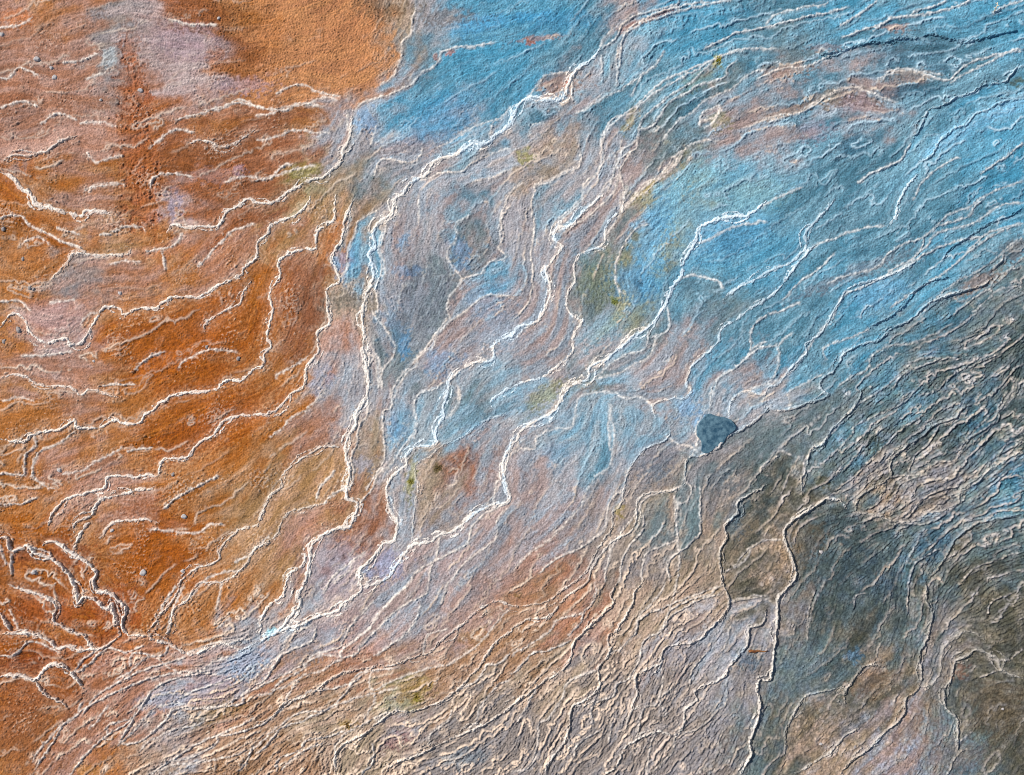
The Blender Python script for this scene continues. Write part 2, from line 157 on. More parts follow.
MINOR = """
T22 690,380 720,400 700,450 655,480 665,590 640,620 550,650 525,700 520,775
T22 750,390 755,560 720,620 650,670 625,710 630,770
T22 410,20 360,15 290,30 260,70 250,130 235,160 180,160 100,195 90,240 40,240 10,260
T22 385,60 390,110 410,180 400,280 380,325 340,345 300,410 270,480 200,555 130,620 60,670 0,735
T22 410,20 460,40 510,35 565,70
T22 450,400 395,450 380,500 370,570 270,640 180,680 110,740
T22 620,200 720,235 740,260
T22 810,0 795,80 770,100 735,170 745,210 720,270
T22 525,510 520,570 480,620 440,690 430,775
T22 450,580 400,640 370,775
T22 1020,600 960,630 940,680 850,740
T22 650,430 655,480
T12 545,0 540,80 510,100 515,210 510,300 460,370 440,410
T12 715,0 635,40 640,150 600,220 540,310 490,350 460,410 405,470
T12 810,0 805,60 790,100 750,115
T12 740,590 720,680 700,720 695,775
T12 1000,460 920,500 870,545 850,610 800,650 720,690 650,730 620,775
T12 1010,480 965,520 965,580 930,630 840,690 780,775
T12 440,650 390,690 370,730 310,775
T12 320,330 260,390 240,440
T12 360,400 300,430 270,460
T12 280,0 215,80 140,120 100,170 60,200
T12 1005,270 960,400 950,460
T12 450,60 440,110 410,170 405,220 380,280 390,340 375,400
T11 500,60 480,70 410,110 400,160 370,220 365,270 370,290 340,340
T11 485,215 510,260 515,340
T11 460,470 510,530 550,600 550,650 510,700 490,775
T11 520,110 505,190 480,215
T11 650,0 655,120
T11 865,80 800,120 800,180 765,220 770,270 800,310 820,350 770,420 765,470 770,510 720,570 710,610 650,640 640,690 600,720 570,775
T11 1020,40 980,100 990,170 970,215 1000,250 930,280 910,320 860,330 820,355
T11 1020,410 940,410 880,430 820,480 770,515
T11 210,650 150,690 90,720 75,735
T11 440,560 480,640 500,690 500,775
T21 90,0 75,40 90,130 75,250 85,310 70,430 0,510
T21 290,0 240,60 195,90 190,130
T21 430,0 440,70 490,10 530,0
T21 550,120 500,140 430,240 410,330 420,370 450,400
T21 680,335 740,325 790,340 830,355 845,380
T21 545,545 530,620 460,640 380,690 320,750
T21 625,460 630,540 580,580 550,650 490,680 440,710 340,740
T21 1020,590 960,620 940,650 880,700 820,740 815,775
T21 1020,480 960,540 955,620
T21 1020,110 930,120 860,140 800,175 740,195
T21 310,690 360,680 370,700 330,740
T20 670,0 660,20 570,40 450,90 420,150 360,190
T20 880,0 790,15 740,30 640,50 530,95 450,130
T20 400,110 360,170 350,200
T20 430,180 420,240 420,340
T20 355,220 360,290
T20 610,200 580,250 510,310 480,380
T20 510,310 420,360 320,420 260,450
T20 930,200 850,220 780,260 700,300 570,370 480,450 400,480 360,570 365,640 330,700 280,740 290,775
T20 900,240 860,270 850,310 750,340 700,370 620,420 570,500 510,530 500,590 430,640 400,720 380,775
T20 1020,280 960,290 870,360 770,400 730,440 650,500 600,560
T20 830,425 830,450 800,470 760,480 750,500
T20 700,590 650,630 600,690 580,720 530,775
T20 270,580 270,655 200,690 150,735 95,740 95,765
T20 130,490 80,500 75,540
T20 230,290 140,300 110,330 60,390
T20 260,270 240,330 240,400
T20 440,560 435,600 440,640
T10 1020,420 975,475 900,495 830,530 770,570 725,590
T10 640,30 625,80 620,140 590,170 580,250 540,310 500,340
T10 960,170 870,185 800,190 745,205 720,260 660,290 630,330 580,360 520,380 430,410 400,440
T10 365,440 360,480 370,520
T10 480,500 460,580
T10 665,590 650,630 600,650 500,635 475,700
T10 1020,590 930,620 860,660 820,690 740,690 700,710 650,720
T10 1020,670 960,700 870,730
T10 0,560 60,555 150,525 220,530 300,530
T10 0,720 60,715 100,670 150,655
T10 80,370 130,345 200,340 250,370 340,385
T10 330,400 270,385 200,415 120,425 60,455 0,460
T10 975,475 945,490 940,550
T30 720,0 680,20 600,40 560,70 490,70 470,90 400,115 300,150
T30 1020,205 960,210 880,250 800,290 730,330
T30 700,300 640,290 580,280 520,290 460,310 440,330
T30 490,400 440,380 390,360 350,350 290,360 240,380 200,410 150,440 50,475 0,490
T30 1020,570 960,620 900,660 850,690
T30 240,0 230,15 100,40 30,60 0,100
T30 1020,0 960,20 900,50
T30 570,570 540,630 500,660 430,690 360,730
T30 440,0 360,60 290,100
T31 470,130 400,135 330,150 260,180 200,200 150,240
T31 870,10 830,50 800,90 700,120 650,150 610,180 540,200 470,250 440,290 300,330 240,360
T31 620,170 620,210 590,250 500,300 470,330
T31 1020,120 950,130 880,160 800,220
T31 410,540 320,580 230,620 230,660
T31 1020,290 960,310 900,350 895,410
T31 1020,180 960,210 930,270 900,300
T31 740,520 640,570 570,600 500,605 440,630 410,650 395,700 330,730 280,770
T31 1020,370 930,380 860,440 820,470
T31 770,660 700,660 600,690 540,720 500,775
T31 130,430 50,470 0,480
T31 100,560 50,600 40,700 0,760
T31 270,240 200,300 130,350 60,420
T32 490,355 600,345 680,300 750,285 790,210 880,150 920,130 920,80 960,10
T32 600,0 540,60 480,90 430,110 350,150 340,180 290,240
T32 0,310 40,250 100,260
T32 490,305 400,350 390,390 310,470
T32 560,520 620,450 680,410 770,390
T32 430,510 500,440 540,380 640,340
T32 630,560 580,640 550,700
T32 690,640 600,690 570,740 565,775
T32 1020,200 960,230 920,290
T32 1020,310 960,330 890,390 880,420
T32 130,270 80,350 55,420
T32 460,570 540,530
T33 690,70 640,95
T33 820,600 770,640 755,680
T33 800,675 750,700 710,775
T33 190,30 160,130 155,200
T33 390,50 350,60 340,100
T33 1020,270 975,310
T33 925,355 850,385
T33 560,0 555,120
T33 40,215 100,215 105,180
T33 450,250 430,300
T33 880,130 900,80 980,50
T13 690,0 680,50 590,95 510,170 425,260 410,290 350,305 340,290 350,270 400,235 450,195 500,120 560,60 620,0
T13 350,305 330,320 250,365 190,380 160,400 60,445 0,455
T13 470,80 380,180 345,240 330,265 230,300 170,370 100,410 60,440
T13 240,180 220,240 140,280 100,300 60,360 30,400 0,415
T13 770,190 690,215 665,290
T13 1020,105 960,170 910,230 840,290 770,330 680,350 590,380 520,415 470,435 450,405 470,350
T13 470,350 400,380 380,420 310,500 240,530 170,570 100,590 50,650 0,690
T13 1020,290 970,330 920,340 880,400 810,430
T13 1020,390 960,420 900,500 880,570 830,590
T13 780,510 770,550 700,610 690,640
T13 460,650 470,700 455,740 420,775
T13 360,600 290,620 200,640 180,680 90,710 80,760
T13 475,450 475,480 440,540 440,560
T13 170,395 120,470
T13 770,0 755,50 740,90
T13 660,90 640,150 590,220 520,270 470,300
T23 335,0 330,60 285,120 190,150 150,200 60,260 0,300
T23 285,120 270,170 230,215
T23 240,240 150,275 80,290 40,340 0,370
T23 345,355 260,385 210,420 205,460 150,550 110,580 95,690 60,750 0,765
T23 610,0 600,40 510,140 490,210 450,260 385,290
T23 840,0 800,50 720,75 630,120 605,190 530,240 510,300 470,390 420,410 405,460 340,480 315,520 320,570
T23 1020,60 950,70 870,85
T23 595,300 600,400 590,480 620,530 600,540
T23 640,430 590,470
T23 590,490 530,510 510,560 500,610
T23 860,390 860,480 820,520 740,590 660,620 640,690 560,760
T23 890,570 830,620 815,700 750,775
T23 400,570 385,640
T23 350,600 260,650 250,690
T23 570,600 550,680 540,775
T23 950,150 880,170 860,240 830,300
T23 770,290 720,370 710,420
T23 100,430 60,500 20,560
T03 890,0 865,120
T03 920,145 870,190
T03 1020,420 970,450 970,490 860,500 700,520 660,560 560,640 480,650
T03 1020,540 960,580 870,620 865,650 760,710 680,720 600,775
T03 820,545 800,570 700,590 600,640 560,680
T03 930,390 800,430 720,470
T03 730,380 620,430 540,540 480,650
T03 330,480 300,540 240,580 180,650 130,720
T03 960,290 860,320 760,380 680,350 600,300 540,350 460,400
T03 680,260 640,300 540,290 520,340
T03 400,270 330,320 290,370
T03 440,500 360,590
T03 540,550 440,570 430,610
T03 1020,660 990,710 960,760
T03 0,300 60,290 130,240 240,290
T03 40,110 60,160 75,190
T02 300,165 240,220 150,260 135,340 160,380 220,405
T02 130,185 145,230 100,270 95,340 60,345 0,345
T02 385,420 400,450
T02 250,345 320,330 390,290 440,270 490,230
T02 510,250 610,240
T02 650,480 720,430 800,385 880,350
T02 600,570 660,570 790,580 840,545 900,545
T02 0,625 20,700
T02 50,660 45,740
T02 20,465 90,460 150,440
T02 10,50 80,40 140,50
T00 780,530 690,520 600,590
T00 770,710 680,695 620,710 600,750
T00 310,480 230,455 160,490
T00 470,505 400,490 320,490
T00 155,430 90,405 10,430
T00 155,300 80,270 30,310 0,310
T00 490,620 420,640 380,650 350,610
T00 500,735 430,735 380,740 350,765
T00 870,100 770,100 680,80
T00 1020,430 960,395 880,435 820,445
T00 130,65 90,95 0,110
T00 420,285 350,315
T01 10,100 30,90 90,90 120,130 180,150 250,190 330,220
T01 580,150 570,130 510,130 440,160 400,165
T01 560,270 500,265 440,280
T01 590,230 640,220 700,200 730,150
T01 645,225 660,295
T01 1020,120 930,150 850,230 790,290
T01 950,630 850,620 790,640 740,665 715,700
T01 660,630 590,660 545,700
T01 0,430 80,430 120,470
T01 300,420 230,430 200,430
T01 320,520 360,480 390,480
T01 410,765 540,765
T01 90,650 200,645 290,630
T01 90,190 150,175 200,200
T01 230,140 320,160
Z2 520,300 495,340 490,400
Z2 830,90 760,100 700,150 650,190 610,210 580,250 540,290 520,300
Z2 1010,140 985,200 930,240 880,300 850,345 800,355 730,385
Z2 1023,290 960,330 920,380 880,410 870,440 790,490 720,490
Z2 660,330 620,370 570,410
Z2 700,330 660,380 610,420
Z2 470,620 430,680 380,665 310,680
Z2 300,640 240,660 160,690 100,720 85,760
Z2 290,660 230,680 165,720 150,760
Z2 545,630 510,700 500,770
Z2 440,530 390,535 350,560 320,600
Z2 430,60 380,70 330,110 275,150 265,215
Z2 560,0 530,30 500,70 460,125 420,150 370,165 325,185 310,230
Z2 540,130 520,140 460,170 455,205
Z2 760,240 720,270 680,310 640,350
Z2 960,80 900,110 850,130 810,170 770,180
Z2 900,400 860,430 830,430
Z2 1010,560 950,580 900,600 870,640
Z2 820,250 790,300 760,330 745,370
Z2 690,400 670,440 650,455
Z2 740,400 720,440 700,480
Z2 130,770 170,700 185,640 190,560 185,480 190,430
Z2 20,560 60,500 90,460 110,430 150,415 200,400
Z0 430,120 370,115 300,130 260,160 200,215 160,240 100,290 90,340 40,370 45,420 20,440 0,480
Z0 290,340 230,345 190,380 150,430 110,440 75,480 50,510
Z0 280,140 210,170 160,190 120,220 80,260 20,310 0,370
Z0 270,5 180,20 100,50 60,80 50,130 40,200
Z0 240,300 250,270 290,255 280,290 250,310
Z0 720,245 690,240 620,210 560,225 510,250 470,275 420,280 350,310
Z0 1023,120 960,130 880,160 840,195 790,180 740,165 700,175 680,195
Z0 900,0 850,20 770,35 700,45 660,75
Z0 490,450 440,470 390,500
Z0 1023,490 960,500 900,540 820,560 790,590 740,640
Z0 930,570 870,580 790,610 720,650 640,690 590,710 560,770
Z0 1023,540 960,560 900,600 840,650 770,700 700,740
Z0 1010,580 960,620 900,660 830,700 760,770
Z0 1023,620 1000,640 950,690 900,720 850,760
Z0 600,20 500,40 420,60 330,80 250,120
Z0 870,380 820,400 780,440 760,480
Z0 1023,440 950,460 890,500 840,520 800,560
Z0 560,130 500,160 440,165 380,190
Z4 920,300 850,295 800,315 720,300 680,290 640,300 580,320 500,340
Z4 900,470 830,480 760,510 700,500 640,520
Z4 340,520 260,530 240,540
Z4 280,150 220,170 180,175
Z6 715,0 715,40 680,60 600,90
Z6 770,0 765,60 725,100 720,130 670,180
Z6 850,0 820,50 800,110 740,170 660,205
Z6 820,60 830,110 820,155
Z6 985,0 960,40 900,80 860,120 830,150 780,230
Z6 800,650 790,700 795,768
Z6 380,430 350,470 320,510 260,580 235,620 240,660
Z6 370,590 350,610 295,635 300,700 290,740
Z6 405,600 410,640 380,680
Z6 180,480 170,520 195,530 200,600
Z6 190,525 175,560 165,600
Z6 215,200 200,250 210,300 195,350 200,400 190,420
Z6 520,150 510,200 515,240
Z6 570,80 540,110 520,150
Z6 940,400 945,460 900,480
Z7 870,455 820,450 760,480 700,510 640,540 560,580 500,585 450,570 390,590 350,640 300,680
Z7 800,370 740,400 720,440 680,480 640,520
Z7 480,455 420,470 360,490 300,520 240,560 210,600
Z7 1023,480 950,490 880,530 800,540 740,570 680,620 600,650 540,660 470,700 400,740
Z7 1023,590 980,600 900,640 860,680 860,740
Z7 830,670 760,700 720,740
Z7 350,590 330,620 280,650 220,700 180,755
Z7 560,500 470,490 380,510 300,540 230,580 170,620 130,680 90,740
Z7 1023,530 900,560 830,590 760,600 700,640 640,690 520,720 440,730 400,755
Z7 920,190 900,210 850,250 830,290
Z7 410,340 430,300 450,270
Z7 430,390 440,340 455,300 470,270
Z7 620,230 560,240 520,260 490,300
Z7 600,210 640,190 690,140
Z7 370,420 320,440 280,430 230,470 200,490
Z7 640,410 560,415 520,430 480,440
""".strip().split('\n')

def wiggle(P, amp, step, seed):
    """smooth curve through P with natural small crenulations"""
    r = np.random.RandomState(seed)
    n = len(P)
    if n > 2:
        Q = []
        for i in range(n-1):
            p0 = P[max(i-1, 0)]; p1 = P[i]; p2 = P[i+1]; p3 = P[min(i+2, n-1)]
            for t in np.arange(0, 1, 0.2):
                q = 0.5*((2*p1)+(-p0+p2)*t+(2*p0-5*p1+4*p2-p3)*t*t+(-p0+3*p1-3*p2+p3)*t**3)
                Q.append(q)
        Q.append(P[-1]); P = np.array(Q)
    L = np.r_[0, np.cumsum(np.hypot(*(np.diff(P, axis=0).T)))]
    m = max(3, int(L[-1]/step)); s = np.linspace(0, L[-1], m)
    x = np.interp(s, L, P[:, 0]); y = np.interp(s, L, P[:, 1])
    tx = np.gradient(x); ty = np.gradient(y); k = np.hypot(tx, ty)+1e-6; nx, ny = -ty/k, tx/k
    off = np.zeros(m)
    for lam, a in ((26, .55), (13, .45), (7, .4), (3.6, .3)):
        kk = max(2, int(L[-1]/lam)+2)
        v = r.randn(kk); 
        v = np.abs(v)-.8 if lam > 6 else v
        u = s/L[-1]*(kk-1.001); i = u.astype(int); f = u-i; f = f*f*(3-2*f)
        off += a*(v[i]*(1-f)+v[np.minimum(i+1, kk-1)]*f)
    return np.c_[x+nx*off*amp, y+ny*off*amp], s/L[-1], L[-1]

def strand(P, side, seed):
    """a braided strand beside the ridge: leaves it and rejoins"""
    r = np.random.RandomState(seed)
    m = len(P); t = np.gradient(P, axis=0); k = np.hypot(t[:, 0], t[:, 1])+1e-6
    s = np.arange(m)*1.2; ph = r.rand()*6; lam = r.uniform(38, 70)
    w = np.maximum(0, np.sin(s*2*math.pi/lam+ph+1.3*np.sin(s/61+ph))+r.uniform(-.1, .35))*r.uniform(2.6, 6.5)*(0.3+0.7*np.abs(np.sin(s/97+ph)))
    return P + np.c_[-t[:, 1]/k, t[:, 0]/k]*(w*side)[:, None]

def segdist(P, x0, y0, nx, ny, st, R):
    """signed distance field to a polyline on a sub grid; also along-parameter"""
    D = np.full((ny, nx), 1e3, np.float32); SG = np.ones((ny, nx), np.float32); T = np.zeros((ny, nx), np.float32)
    m = len(P)
    for i in range(m-1):
        a, b = P[i], P[i+1]
        ix0 = max(0, int((min(a[0], b[0])-R-x0)/st)); ix1 = min(nx, int((max(a[0], b[0])+R-x0)/st)+2)
        iy0 = max(0, int((min(a[1], b[1])-R-y0)/st)); iy1 = min(ny, int((max(a[1], b[1])+R-y0)/st)+2)
        if ix1 <= ix0 or iy1 <= iy0: continue
        X = (x0+np.arange(ix0, ix1)*st)[None, :]-a[0]; Y = (y0+np.arange(iy0, iy1)*st)[:, None]-a[1]
        dx, dy = b-a; l2 = dx*dx+dy*dy+1e-9
        t = np.clip((X*dx+Y*dy)/l2, 0, 1)
        d = np.hypot(X-t*dx, Y-t*dy); sg = np.sign(X*dy-Y*dx)
        sub = D[iy0:iy1, ix0:ix1]; mk = d < sub
        sub[mk] = d[mk]; SG[iy0:iy1, ix0:ix1][mk] = sg[mk]; T[iy0:iy1, ix0:ix1][mk] = ((i+t)/m)[mk]
    return D, SG, T

majors = []
for k, (s, w, h, wh, br, lab) in enumerate(MAJOR):
    P = parse(s); Q, u, L = wiggle(P, 1.0, 1.2, 100+k)
    strands = [Q]
    br = br+1 if L > 60 else br
    if wh > .9: br += 1
    for b in range(br): strands.append(strand(Q, 1 if (b+k) % 2 else -1, 300+k*3+b))
    majors.append((Q, strands, w, h, wh, lab, L))
minors = []
for k, s in enumerate(MINOR):
    Q, u, L = wiggle(parse(s), 1.05, 1.6, 500+k); minors.append((Q, L))

# ---------------------------------------------------------------- flow direction, from every traced line
CS = 8.0
cnx, cny = int((X1-X0)/CS)+2, int((Y1-Y0)/CS)+2
ac = np.zeros((cny, cnx)); as_ = np.zeros((cny, cnx)); aw = np.zeros((cny, cnx))
for Q in [m[0] for m in majors]+[m[0] for m in minors]:
    R_ = Q[::4]
    if len(R_) < 2: continue
    t = np.diff(R_, axis=0); c = (R_[1:]+R_[:-1])/2; th = np.arctan2(t[:, 1], t[:, 0]); l = np.hypot(*t.T)
    ii = np.clip(((c[:, 0]-X0)/CS).astype(int), 0, cnx-1); jj = np.clip(((c[:, 1]-Y0)/CS).astype(int), 0, cny-1)
    np.add.at(ac, (jj, ii), np.cos(2*th)*l); np.add.at(as_, (jj, ii), np.sin(2*th)*l); np.add.at(aw, (jj, ii), l)
def cblur(a, s):
    p = 30; b = np.pad(a, p, mode='edge') if s > 4 else np.pad(a, p)
    fy = np.fft.fftfreq(b.shape[0])[:, None]; fx = np.fft.rfftfreq(b.shape[1])[None, :]
    return np.fft.irfft2(np.fft.rfft2(b)*np.exp(-2*(math.pi*s)**2*(fx*fx+fy*fy)), s=b.shape)[p:-p, p:-p]
vc = np.full((cny, cnx), math.cos(-1.2))*1e-3; vs = np.full((cny, cnx), math.sin(-1.2))*1e-3
for s_, k_ in ((1.3, 1.0), (3, .15), (7, .03)):
    vc += cblur(ac, s_)*k_; vs += cblur(as_, s_)*k_
th = 0.5*np.arctan2(vs, vc)
# normal pointing down slope (right / down in the photograph)
nxc, nyc = -np.sin(th), np.cos(th); sg = np.sign(nxc*.62+nyc*.78); nxc *= sg; nyc *= sg
nxc = cblur(nxc, .8); nyc = cblur(nyc, .8); kk = np.hypot(nxc, nyc)+1e-6; nxc /= kk; nyc /= kk

def digits(rows): return np.array([[int(c) for c in r] for r in rows], float)/9.0
STR = digits(["3322112135666666","5433333355667666","5444444455556666","4443333455544456","4333333444544557","5443333444445678",
 "5543333444535689","5444333454557799","5444344447732256","6656655578842234","4478777889852342","3678999999963432"])
SPC = digits(["6666776543333333","6666665543333333","6666665544343333","6777766555554333","6888766555555333","6888776555554333",
 "6777776555555432","6777776555554332","6777766655443433","5577765433334544","5543333222234554","5433222222234555"])
def cell(A, x, y, n=64.0): return bil(A, x/n-.5, y/(775/12.0)-.5)
cxx, cyy = np.meshgrid(X0+np.arange(cnx)*CS, Y0+np.arange(cny)*CS)
lam = 4.0+cell(SPC, cxx, cyy)*36.0           # spacing of the micro terraces, px
vx, vy = nxc/lam, nyc/lam
# Poisson solve (mirrored) for the terrace level field
def mirror(a, sx, sy):
    b = np.concatenate([a, sx*a[:, ::-1]], 1); return np.concatenate([b, sy*b[::-1]], 0)
VX, VY = mirror(vx, -1, 1), mirror(vy, 1, -1)
FX = 2j*math.pi*np.fft.fftfreq(VX.shape[1], CS)[None, :]; FY = 2j*math.pi*np.fft.fftfreq(VX.shape[0], CS)[:, None]
den = (FX*FX+FY*FY); den[0, 0] = 1
PH = np.fft.ifft2((FX*np.fft.fft2(VX)+FY*np.fft.fft2(VY))/den).real[:cny, :cnx]
cu, cv = (GX-X0)/CS, (GY-Y0)/CS
phi = bil(PH.astype(np.float32), cu, cv)
TX = bil((nyc).astype(np.float32), cu, cv); TY = bil((-nxc).astype(np.float32), cu, cv)

def lic(fields, steps, st):
    """average noise fields along the flow direction"""
    out = [f.copy() for f in fields]
    for sgn in (1, -1):
        px_ = np.tile(np.arange(NX, dtype=np.float32)[None, :], (NY, 1)); py_ = np.tile(np.arange(NY, dtype=np.float32)[:, None], (1, NX))
        for k in range(steps):
            i = np.clip(px_.astype(np.int32), 0, NX-1); j = np.clip(py_.astype(np.int32), 0, NY-1)
            px_ += sgn*TX[j, i]*st/S; py_ += sgn*TY[j, i]*st/S
            i = np.clip(px_.astype(np.int32), 0, NX-1); j = np.clip(py_.astype(np.int32), 0, NY-1)
            w = .5+.5*math.cos(math.pi*(k+1)/(steps+1))
            for o, f in zip(out, fields): o += w*f[j, i]
    return [ (o-o.mean())/o.std() for o in out ]

L_big, L_mid, L_s = lic([noise(34, 1), noise(15, 2), noise(8, 15)], 8, 3.6)
L_f, L_g, L_c = lic([noise(5.5, 3), noise(2.8, 4), noise(9, 5)], 3, 1.5)
N60, N25, N12, N5, N2 = noise(70, 6), noise(28, 7), noise(12, 8), noise(5.5, 9), noise(2.6, 10)
FB = noise(60, 12, beta=1.6)

REL = digits(["3333333334555555","4443322223344555","4443333222344555","4443332222234455","4443332222223456","4443332222223567",
 "5443332222234689","5443332222357899","6543332223578999","6654433345678999","6665454445567899","6665555556667788"])
relief = cell(REL, GX, GY)
strength = cell(STR, GX+N25*12, GY+N60*12)
# terraces: contour steps of the level field
lamF = bil(lam.astype(np.float32), cu, cv)
f = phi + (3.7*L_big+.6*L_mid+.3*L_s+2.2*np.abs(N25)+.9*np.abs(N12)+.25*N5)/lamF
f = f.astype(np.float32)
fgy, fgx = np.gradient(f, S); g = np.hypot(fgx, fgy)+.004
fl = np.floor(f); fr = f-fl
dpos, dneg = fr/g, (1-fr)/g
strat = (.72+.28*np.sin(fl*2.399+1.0))       # some steps tall, some low
strat_n = (.72+.28*np.sin((fl+1)*2.399+1.0))
mod = sm(-2.1+1.7*(1-strength), -.6+1.3*(1-strength), np.roll(L_big, 91, 1)+.3*N25)*.92+.08
rimA = np.where(dneg < dpos, strat_n*np.exp(-(dneg/1.35)**2), strat*np.exp(-(dpos/.8)**2))*mod
stepdrop = -(.012)*(np.cumsum(np.zeros(1))[0]+fl+sm(0, 2.4, dpos))
stepdrop = stepdrop-blur(stepdrop, 16)
A = .25+.75*strength
Hh = A*(.35+.9*relief)*(rimA*.013+stepdrop*2.3*(.2+.8*mod))
rimc = (.2+1.0*strength)*np.where(dneg < dpos, strat_n*np.exp(-(dneg/1.7)**2), strat*np.exp(-(dpos/1.0)**2))*mod*1.25                                 # where the mineral rim colour sits
# second, finer family of steps
f2 = (phi*2.3+(2.3/lamF)*(2.9*np.roll(L_big, 37, 0)+1.1*np.roll(L_mid, 41, 1)+.7*L_s+.9*np.abs(N12)+.3*N5)).astype(np.float32)
g2y, g2x = np.gradient(f2, S); g2 = np.hypot(g2x, g2y)+.02
fr2 = f2-np.floor(f2); d2p, d2n = fr2/g2, (1-fr2)/g2
rim2 = np.exp(-(np.minimum(d2n, d2p*1.5)/1.1)**2)*sm(.0, 1.3, N25+.5*np.roll(L_big, 55, 0))
Hh += A*(.2+relief)*rim2*.007 - A*relief*.010*np.exp(-(d2p/1.6)**2)*sm(-.6, 1.2, N25)
rimc = rimc+strength*rim2*.35

# traced minor rims
dm = np.full((NY, NX), 1e3, np.float32); sgm = np.ones((NY, NX), np.float32); tm = np.zeros((NY, NX), np.float32); idm = np.zeros((NY, NX), np.int32)
def splat(Q, k, D, SGN, TT, ID, R=42):
    x0 = int((Q[:, 0].min()-R-X0)/S); x1 = int((Q[:, 0].max()+R-X0)/S)+1; y0 = int((Q[:, 1].min()-R-Y0)/S); y1 = int((Q[:, 1].max()+R-Y0)/S)+1
    x0, y0 = max(0, x0), max(0, y0); x1, y1 = min(NX, x1), min(NY, y1)
    d, s, t = segdist(Q, X0+x0*S, Y0+y0*S, x1-x0, y1-y0, S, R)
    sub = D[y0:y1, x0:x1]; mk = d < sub
    sub[mk] = d[mk]; SGN[y0:y1, x0:x1][mk] = s[mk]; TT[y0:y1, x0:x1][mk] = t[mk]; ID[y0:y1, x0:x1][mk] = k
for k, (Q, L) in enumerate(minors):
    if (Q[-1]-Q[0])@np.array([-.75, .65]) < 0: Q = Q[::-1]
    splat(Q, k, dm, sgm, tm, idm)
amp = .65+.35*np.sin(idm*1.7)
taper = sm(-.02, .05, tm)*sm(1.02, .95, tm)
side = (sgm > 0)                               # down-slope side of a line that runs to the lower left
def prof(d, lo, w): return np.where(lo, np.exp(-(d/(w*.75))**2), np.exp(-(d/(w*1.15))**2))
wv = 1.15*(1+.22*N12)
pm = prof(dm, side, wv)*taper*amp*(.75+.25*np.clip(N5, -1.5, 1.5))
Hh = Hh*sm(1.0, 5.0, dm)*.9+Hh*.1
stepm = np.where(side, -sm(0, 2.2, dm), sm(0, 3, dm)*.25)*np.exp(-dm/7.0)*taper*amp
Hh += (pm*.017+stepm*.034)*(.25+.9*relief)
rimc = np.clip(rimc, 0, 1.3)**(1.5-.4*relief)*(1+.25*sm(.6, .9, relief))
rimm = np.exp(-(np.abs(dm+.2*N2)/(1.12*np.clip(1+.30*N12+.15*N5, .5, 1.7)))**2)*taper*(.62+.38*amp)*(.95+.2*N5)
rimc = np.maximum(rimc*sm(.5, 4, dm), 0)

# traced major ridges: the ground drops away on their lower side
dM = np.full((NY, NX), 1e3, np.float32); sgM = np.ones((NY, NX), np.float32); tM = np.zeros((NY, NX), np.float32); idM = np.zeros((NY, NX), np.int32)
for k, m in enumerate(majors):
    Q = m[0]
    splat(Q, k, dM, sgM, tM, idM)
hM = np.array([m[3] for m in majors])[idM]; tapM = sm(0, .03, tM)*sm(1, .96, tM)
sideM = sgM > 0
Hh = Hh*(.25+.75*sm(1.5, 6.0, dM))
Hh += np.where(sideM, -sm(0, 2.5, dM), sm(0, 3, dM)*.2)*np.exp(-dM/8.0)*hM*.48*tapM*(.2+.9*relief)
# background relief and grain
rough_map = cell(digits(["3344222344444444","4444333444444444","5444333444444444","4433333444333444","4333333433333355","4333333433334567",
 "4443333333334788","5443333333444788","5444333333555678","5556544455655567","5567655666755555","5567777778865555"]), GX, GY)
N18 = noise(1.9, 41)
grain = (.34*L_f+.5*L_g+.3*N5+.7*N2+.5*N18+.10*L_c)
crumb = np.abs(L_f)*.6+np.abs(N5)*.5+np.abs(L_g)*.5
silt = .3+.95*sm(-1.1, 1.2, N25*.6+N60*.6+.3*L_big)
Hh += FB*.007 + N60*.008 + silt*rough_map*(grain*.0040+(1.1-crumb)*strength*.0075)+sm(.5, .8, rough_map)*(L_g*.0035+L_f*.0045-np.clip(L_f-.9, 0, 2)*.006) + .0016*grain
# crumbly patches where rims crowd
crowd = sm(.25, 1.6, N25+.4*L_mid)*strength
Hh += crowd*(.010*np.abs(N5)+.006*np.abs(L_f))
orange = sm(430, 330, GX)*sm(40, 130, GY+(GX<200)*60)
bits = sm(1.5, 2.6, N5*.6+.5*N2+.6*N25+.5*L_f)*np.exp(-(np.minimum(dm, dM)/7.0)**2)*orange
bits = np.maximum(bits, sm(2.1, 3.1, N5*.6+.5*N2+.9*N60+.4*L_f)*orange*.7)
Hh += bits*.008
# tan upper patch with fine upright ripples
patch = sm(14, -14, np.maximum(np.abs((GX-300)/1.0)-100+N25*8+np.maximum(0, 60-GY)*.1, GY-84+N12*4))
rip = noise(3.2, 21, ax=1.0, ay=.42)
Hh += patch*rip*.004

# rusty vertical trench
tr_x = 125+GY*.092+N12*1.5+N25*1.5
trench = sm(1.5, .5, np.abs(GX-tr_x)/(7+GY*.045)+.22*N5+.06*N2+.34*N12)*sm(14, 50, GY+N12*6)*sm(244, 215, GY+N12*6)*(.8+.2*np.clip(N25, -1, 1))
Hh += -trench*.004+trench*(.0035*N5+.002*N2+.005*N12)

